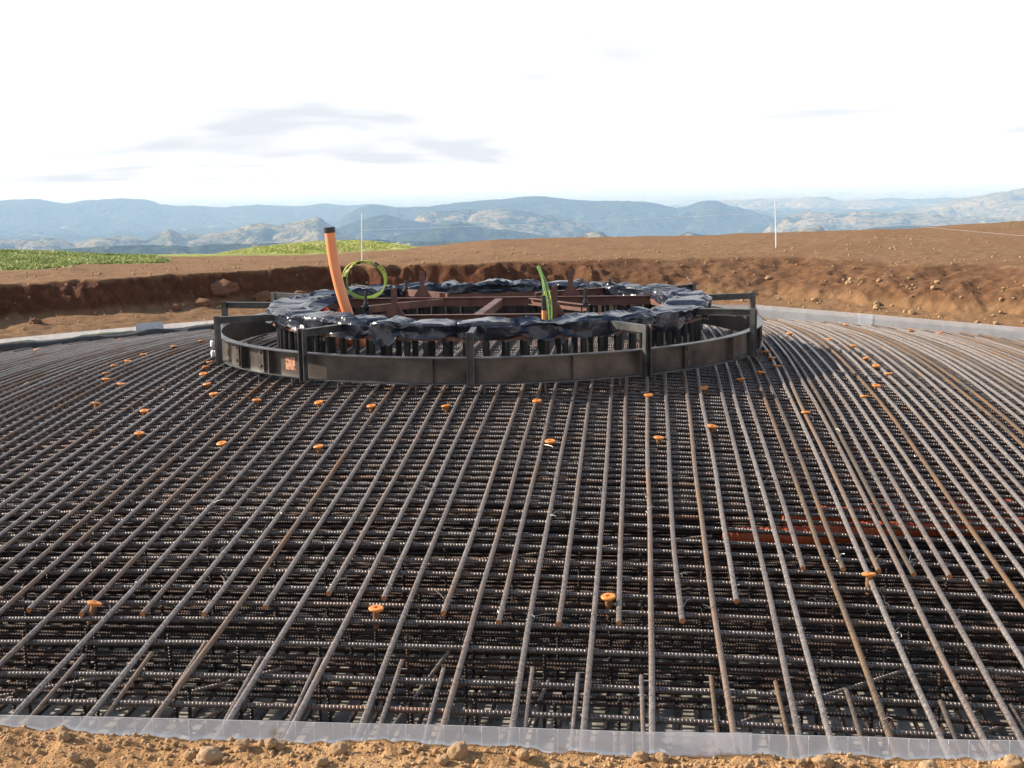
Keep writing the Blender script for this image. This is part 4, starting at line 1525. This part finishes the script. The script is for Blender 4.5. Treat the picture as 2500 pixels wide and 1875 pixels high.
def clod_mesh(seed, mname, sub=3):
    bm = bmesh.new()
    bmesh.ops.create_icosphere(bm, subdivisions=sub, radius=1.0)
    V = np.array([v.co for v in bm.verts])
    n = 0.42 * fbm(V[:, 0] * 1.3, V[:, 1] * 1.3, V[:, 2] * 1.3, 3, seed, ridged=(mname == 'clod_cut')) + 0.09 * fbm(V[:, 0] * 4, V[:, 1] * 4, V[:, 2] * 4, 3, seed + 5)
    for v, k in zip(bm.verts, n):
        v.co *= 1 + k
        v.co.z *= 0.8
    me = bpy.data.meshes.new('soil_clod')
    bm.to_mesh(me)
    bm.free()
    me.polygons.foreach_set('use_smooth', [True] * len(me.polygons))
    me.materials.append(M[mname])
    return me


CM = [clod_mesh(500 + 11 * k, 'clod', 4) for k in range(5)]
CP = [clod_mesh(600 + 13 * k, 'clod_pale', 4) for k in range(2)]
CC = [clod_mesh(700 + 13 * k, 'clod_cut', 4) for k in range(3)]


def clod(me, x, y, r, lab, group=None, sink=0.35):
    o = bpy.data.objects.new('soil_clod', me)
    COL.objects.link(o)
    z = gz(x, y)
    o.location = (x, y, z + r * (0.8 - sink))
    o.scale = (r * rnd.uniform(0.9, 1.15), r * rnd.uniform(0.9, 1.1), r * rnd.uniform(0.85, 1.05))
    o.rotation_euler = (rnd.uniform(-0.4, 0.4), rnd.uniform(-0.4, 0.4), rnd.uniform(0, 6.28))
    tag(o, lab, 'soil clod', group)


clod(CP[0], -0.13, -8.60, 0.045, 'large pale flat-faced clod in the near soil, lower left')
clod(CM[0], 0.86, -8.52, 0.042, 'big lumpy brown clod against the near strip, in the middle')
clod(CP[1], 2.67, -8.56, 0.040, 'smooth pale round stone standing before the near strip, at the right')
clod(CM[1], -0.22, -8.59, 0.024, 'brown clod leaning on the left of the large pale clod')
clod(CM[2], 2.28, -8.52, 0.040, 'crumbly brown clod before the near strip, left of the pale round stone')
clod(CM[3], 0.09, -8.50, 0.027, 'brown clod against the near strip, right of the large pale clod')
clod(CM[4], 2.98, -8.53, 0.034, 'rounded brown clod at the right end of the near soil')
clod(CM[0], 0.38, -8.53, 0.034, 'brown clod against the near strip, left of the big lumpy clod')
for i in range(95):
    x = rnd.uniform(-1.05, 3.25)
    y = -8.45 - abs(rnd.gauss(0, 0.14)) - 0.02
    clod(rnd.choice(CM), x, y, 0.007 + 0.022 * rnd.random() ** 2.5, 'small brown soil clod on the heaped soil before the near strip', 'small clods before the near strip', 0.3)
for i, (x, y, r) in enumerate(((-5.75, 8.75, 0.24), (-5.85, 7.95, 0.13), (-5.1, 9.0, 0.17), (-6.2, 7.5, 0.09), (-4.5, 9.3, 0.13), (-7.7, 5.6, 0.08), (-5.5, 8.3, 0.08))):
    clod(CC[i % 3], x, y, r, f'dark clod fallen from the cut bank on the left, {ORD[i]} of seven by size' if False else 'dark earth clod fallen at the foot of the left cut bank', 'clods at the left bank', 0.75)
q = np.random.RandomState(4)
for i in range(60):
    x = q.uniform(2.0, 9.5)
    lim = (AP * math.sqrt(2) - x if x > corner else AP)
    y = lim + 0.4 + q.rand() * 2.2
    clod(CM[i % 5], x, y, 0.02 + 0.04 * q.rand() ** 3, 'brown clod on the soil slope beyond the far right strip', 'clods on the right slope', 0.3)

pb = MB()
q = np.random.RandomState(14)
ico = bmesh.new()
bmesh.ops.create_icosphere(ico, subdivisions=1, radius=1.0)
IV = np.array([v.co for v in ico.verts])
IF = [tuple(v.index for v in f_.verts) for f_ in ico.faces]
ico.free()
px = q.uniform(-1.3, 3.5, 2600)
py = -8.43 - np.abs(q.normal(0, 0.24, 2600))
pz = ground_z(px, py)[0]
for x, y, z, r in zip(px, py, pz, 0.0025 + 0.009 * q.rand(2600) ** 3):
    pb.add(IV * (r * q.uniform(0.7, 1.3, 3)) * (1 + 0.25 * q.rand(len(IV), 1)) + [x, y, z + r * 0.3], IF)
tag(pb.build('gravel', M['clod'], smooth_='all'), 'fine crumbs of soil scattered on the near ground', 'soil crumbs', kind='stuff')
pb = MB()
n = 2600
th = q.uniform(-1.05, 0.85, n)
of = 0.15 + q.rand(n) ** 1.4 * 9
ux, uy = np.sin(th), np.cos(th)
R = (AP + of) / oct_norm(ux, uy)
px, py = R * ux, R * uy
pz = ground_z(px, py)[0]
for x, y, z, r in zip(px, py, pz, 0.005 + 0.022 * q.rand(n) ** 4):
    pb.add(IV * (r * q.uniform(0.7, 1.3, 3)) * (1 + 0.25 * q.rand(len(IV), 1)) + [x, y, z + r * 0.3], IF)
tag(pb.build('rubble', M['clod'], smooth_='all'), 'small lumps of soil strewn over the ledge, bank and pad', 'soil lumps', kind='stuff')

# ------------------------------------------------------------------ grass on the knoll and at the left edge of the pad
gb = MB()
q = np.random.RandomState(21)


def tufts(n, az0, az1, d0, d1, hmax):
    az = np.radians(q.uniform(az0, az1, n))
    d = q.uniform(d0, d1, n)
    x, y = CAM[0] + d * np.sin(az), CAM[1] + d * np.cos(az)
    return x, y


V, Fc = [], []
cnt = 0
for n, a0, a1, d0, d1, hm in ((16000, -32, -20, 24.6, 34, 0.06), (1500, 15.0, 24, 52, 66, 0.04), (15000, -19.5, -9.0, 38.5, 46, 0.05)):
    x, y = tufts(n, a0, a1, d0, d1, hm)
    z, t_, d_, az_, on_, fr_, hump_, far_, rise_ = ground_z(x, y)
    gn = 0.6 * fbm(x * 0.5, y * 0.5, 0, 3, 91)
    ok = np.ones(n, bool)
    if a0 == -32:
        ok = (smooth(25.8, 26.6, d_ + gn * 0.9 - 0.7 * np.clip(az_ + 26.0, 0, 99)) > 0.5) & (az_ + 1.2 * gn < -20.9)
    if a0 == -19.5:
        gb.add(V, Fc)
        tag(gb.build('grass', M['grass'], smooth_=False), 'rough green pasture grass along the edges of the soil pad', 'grass', kind='stuff')
        gb, V, Fc, cnt = MB(), [], [], 0
    for xx, yy, zz in zip(x[ok], y[ok], z[ok]):
        for b in range(3):
            a = q.uniform(0, 6.28)
            h = hm * q.uniform(0.35, 1.0)
            w = 0.012 + 0.02 * q.rand()
            lx, ly = q.normal(0, 0.05, 2)
            dx, dy = math.cos(a) * w, math.sin(a) * w
            V += [(xx - dx, yy - dy, zz - 0.01), (xx + dx, yy + dy, zz - 0.01), (xx + lx, yy + ly, zz + h)]
            Fc.append((cnt, cnt + 1, cnt + 2))
            cnt += 3
gb.add(V, Fc)
tag(gb.build('grass', M['grass_pale'], smooth_=False), 'pale yellow-green pasture grass on the knoll beyond the pad', 'grass', kind='stuff')

# ------------------------------------------------------------------ the air
hb = MB().box((0, 20000, -198), (130000, 130000, 404))
hz = hb.build('haze', None, smooth_=False)
hm = bpy.data.materials.new('haze_air')
hm.use_nodes = True
nt = hm.node_tree
for nn in list(nt.nodes):
    nt.nodes.remove(nn)
ho = nt.nodes.new('ShaderNodeOutputMaterial')
pv = nt.nodes.new('ShaderNodeVolumePrincipled')
pv.inputs['Color'].default_value = (0.40, 0.63, 1.0, 1)
pv.inputs['Absorption Color'].default_value = (1, 1, 1, 1)
pv.inputs['Density'].default_value = 1.5e-4
pv.inputs['Anisotropy'].default_value = 0.0
nt.links.new(pv.outputs[0], ho.inputs['Volume'])
hz.data.materials.clear()
hz.data.materials.append(hm)
tag(hz, 'pale blue haze over the hills', 'haze', kind='stuff')
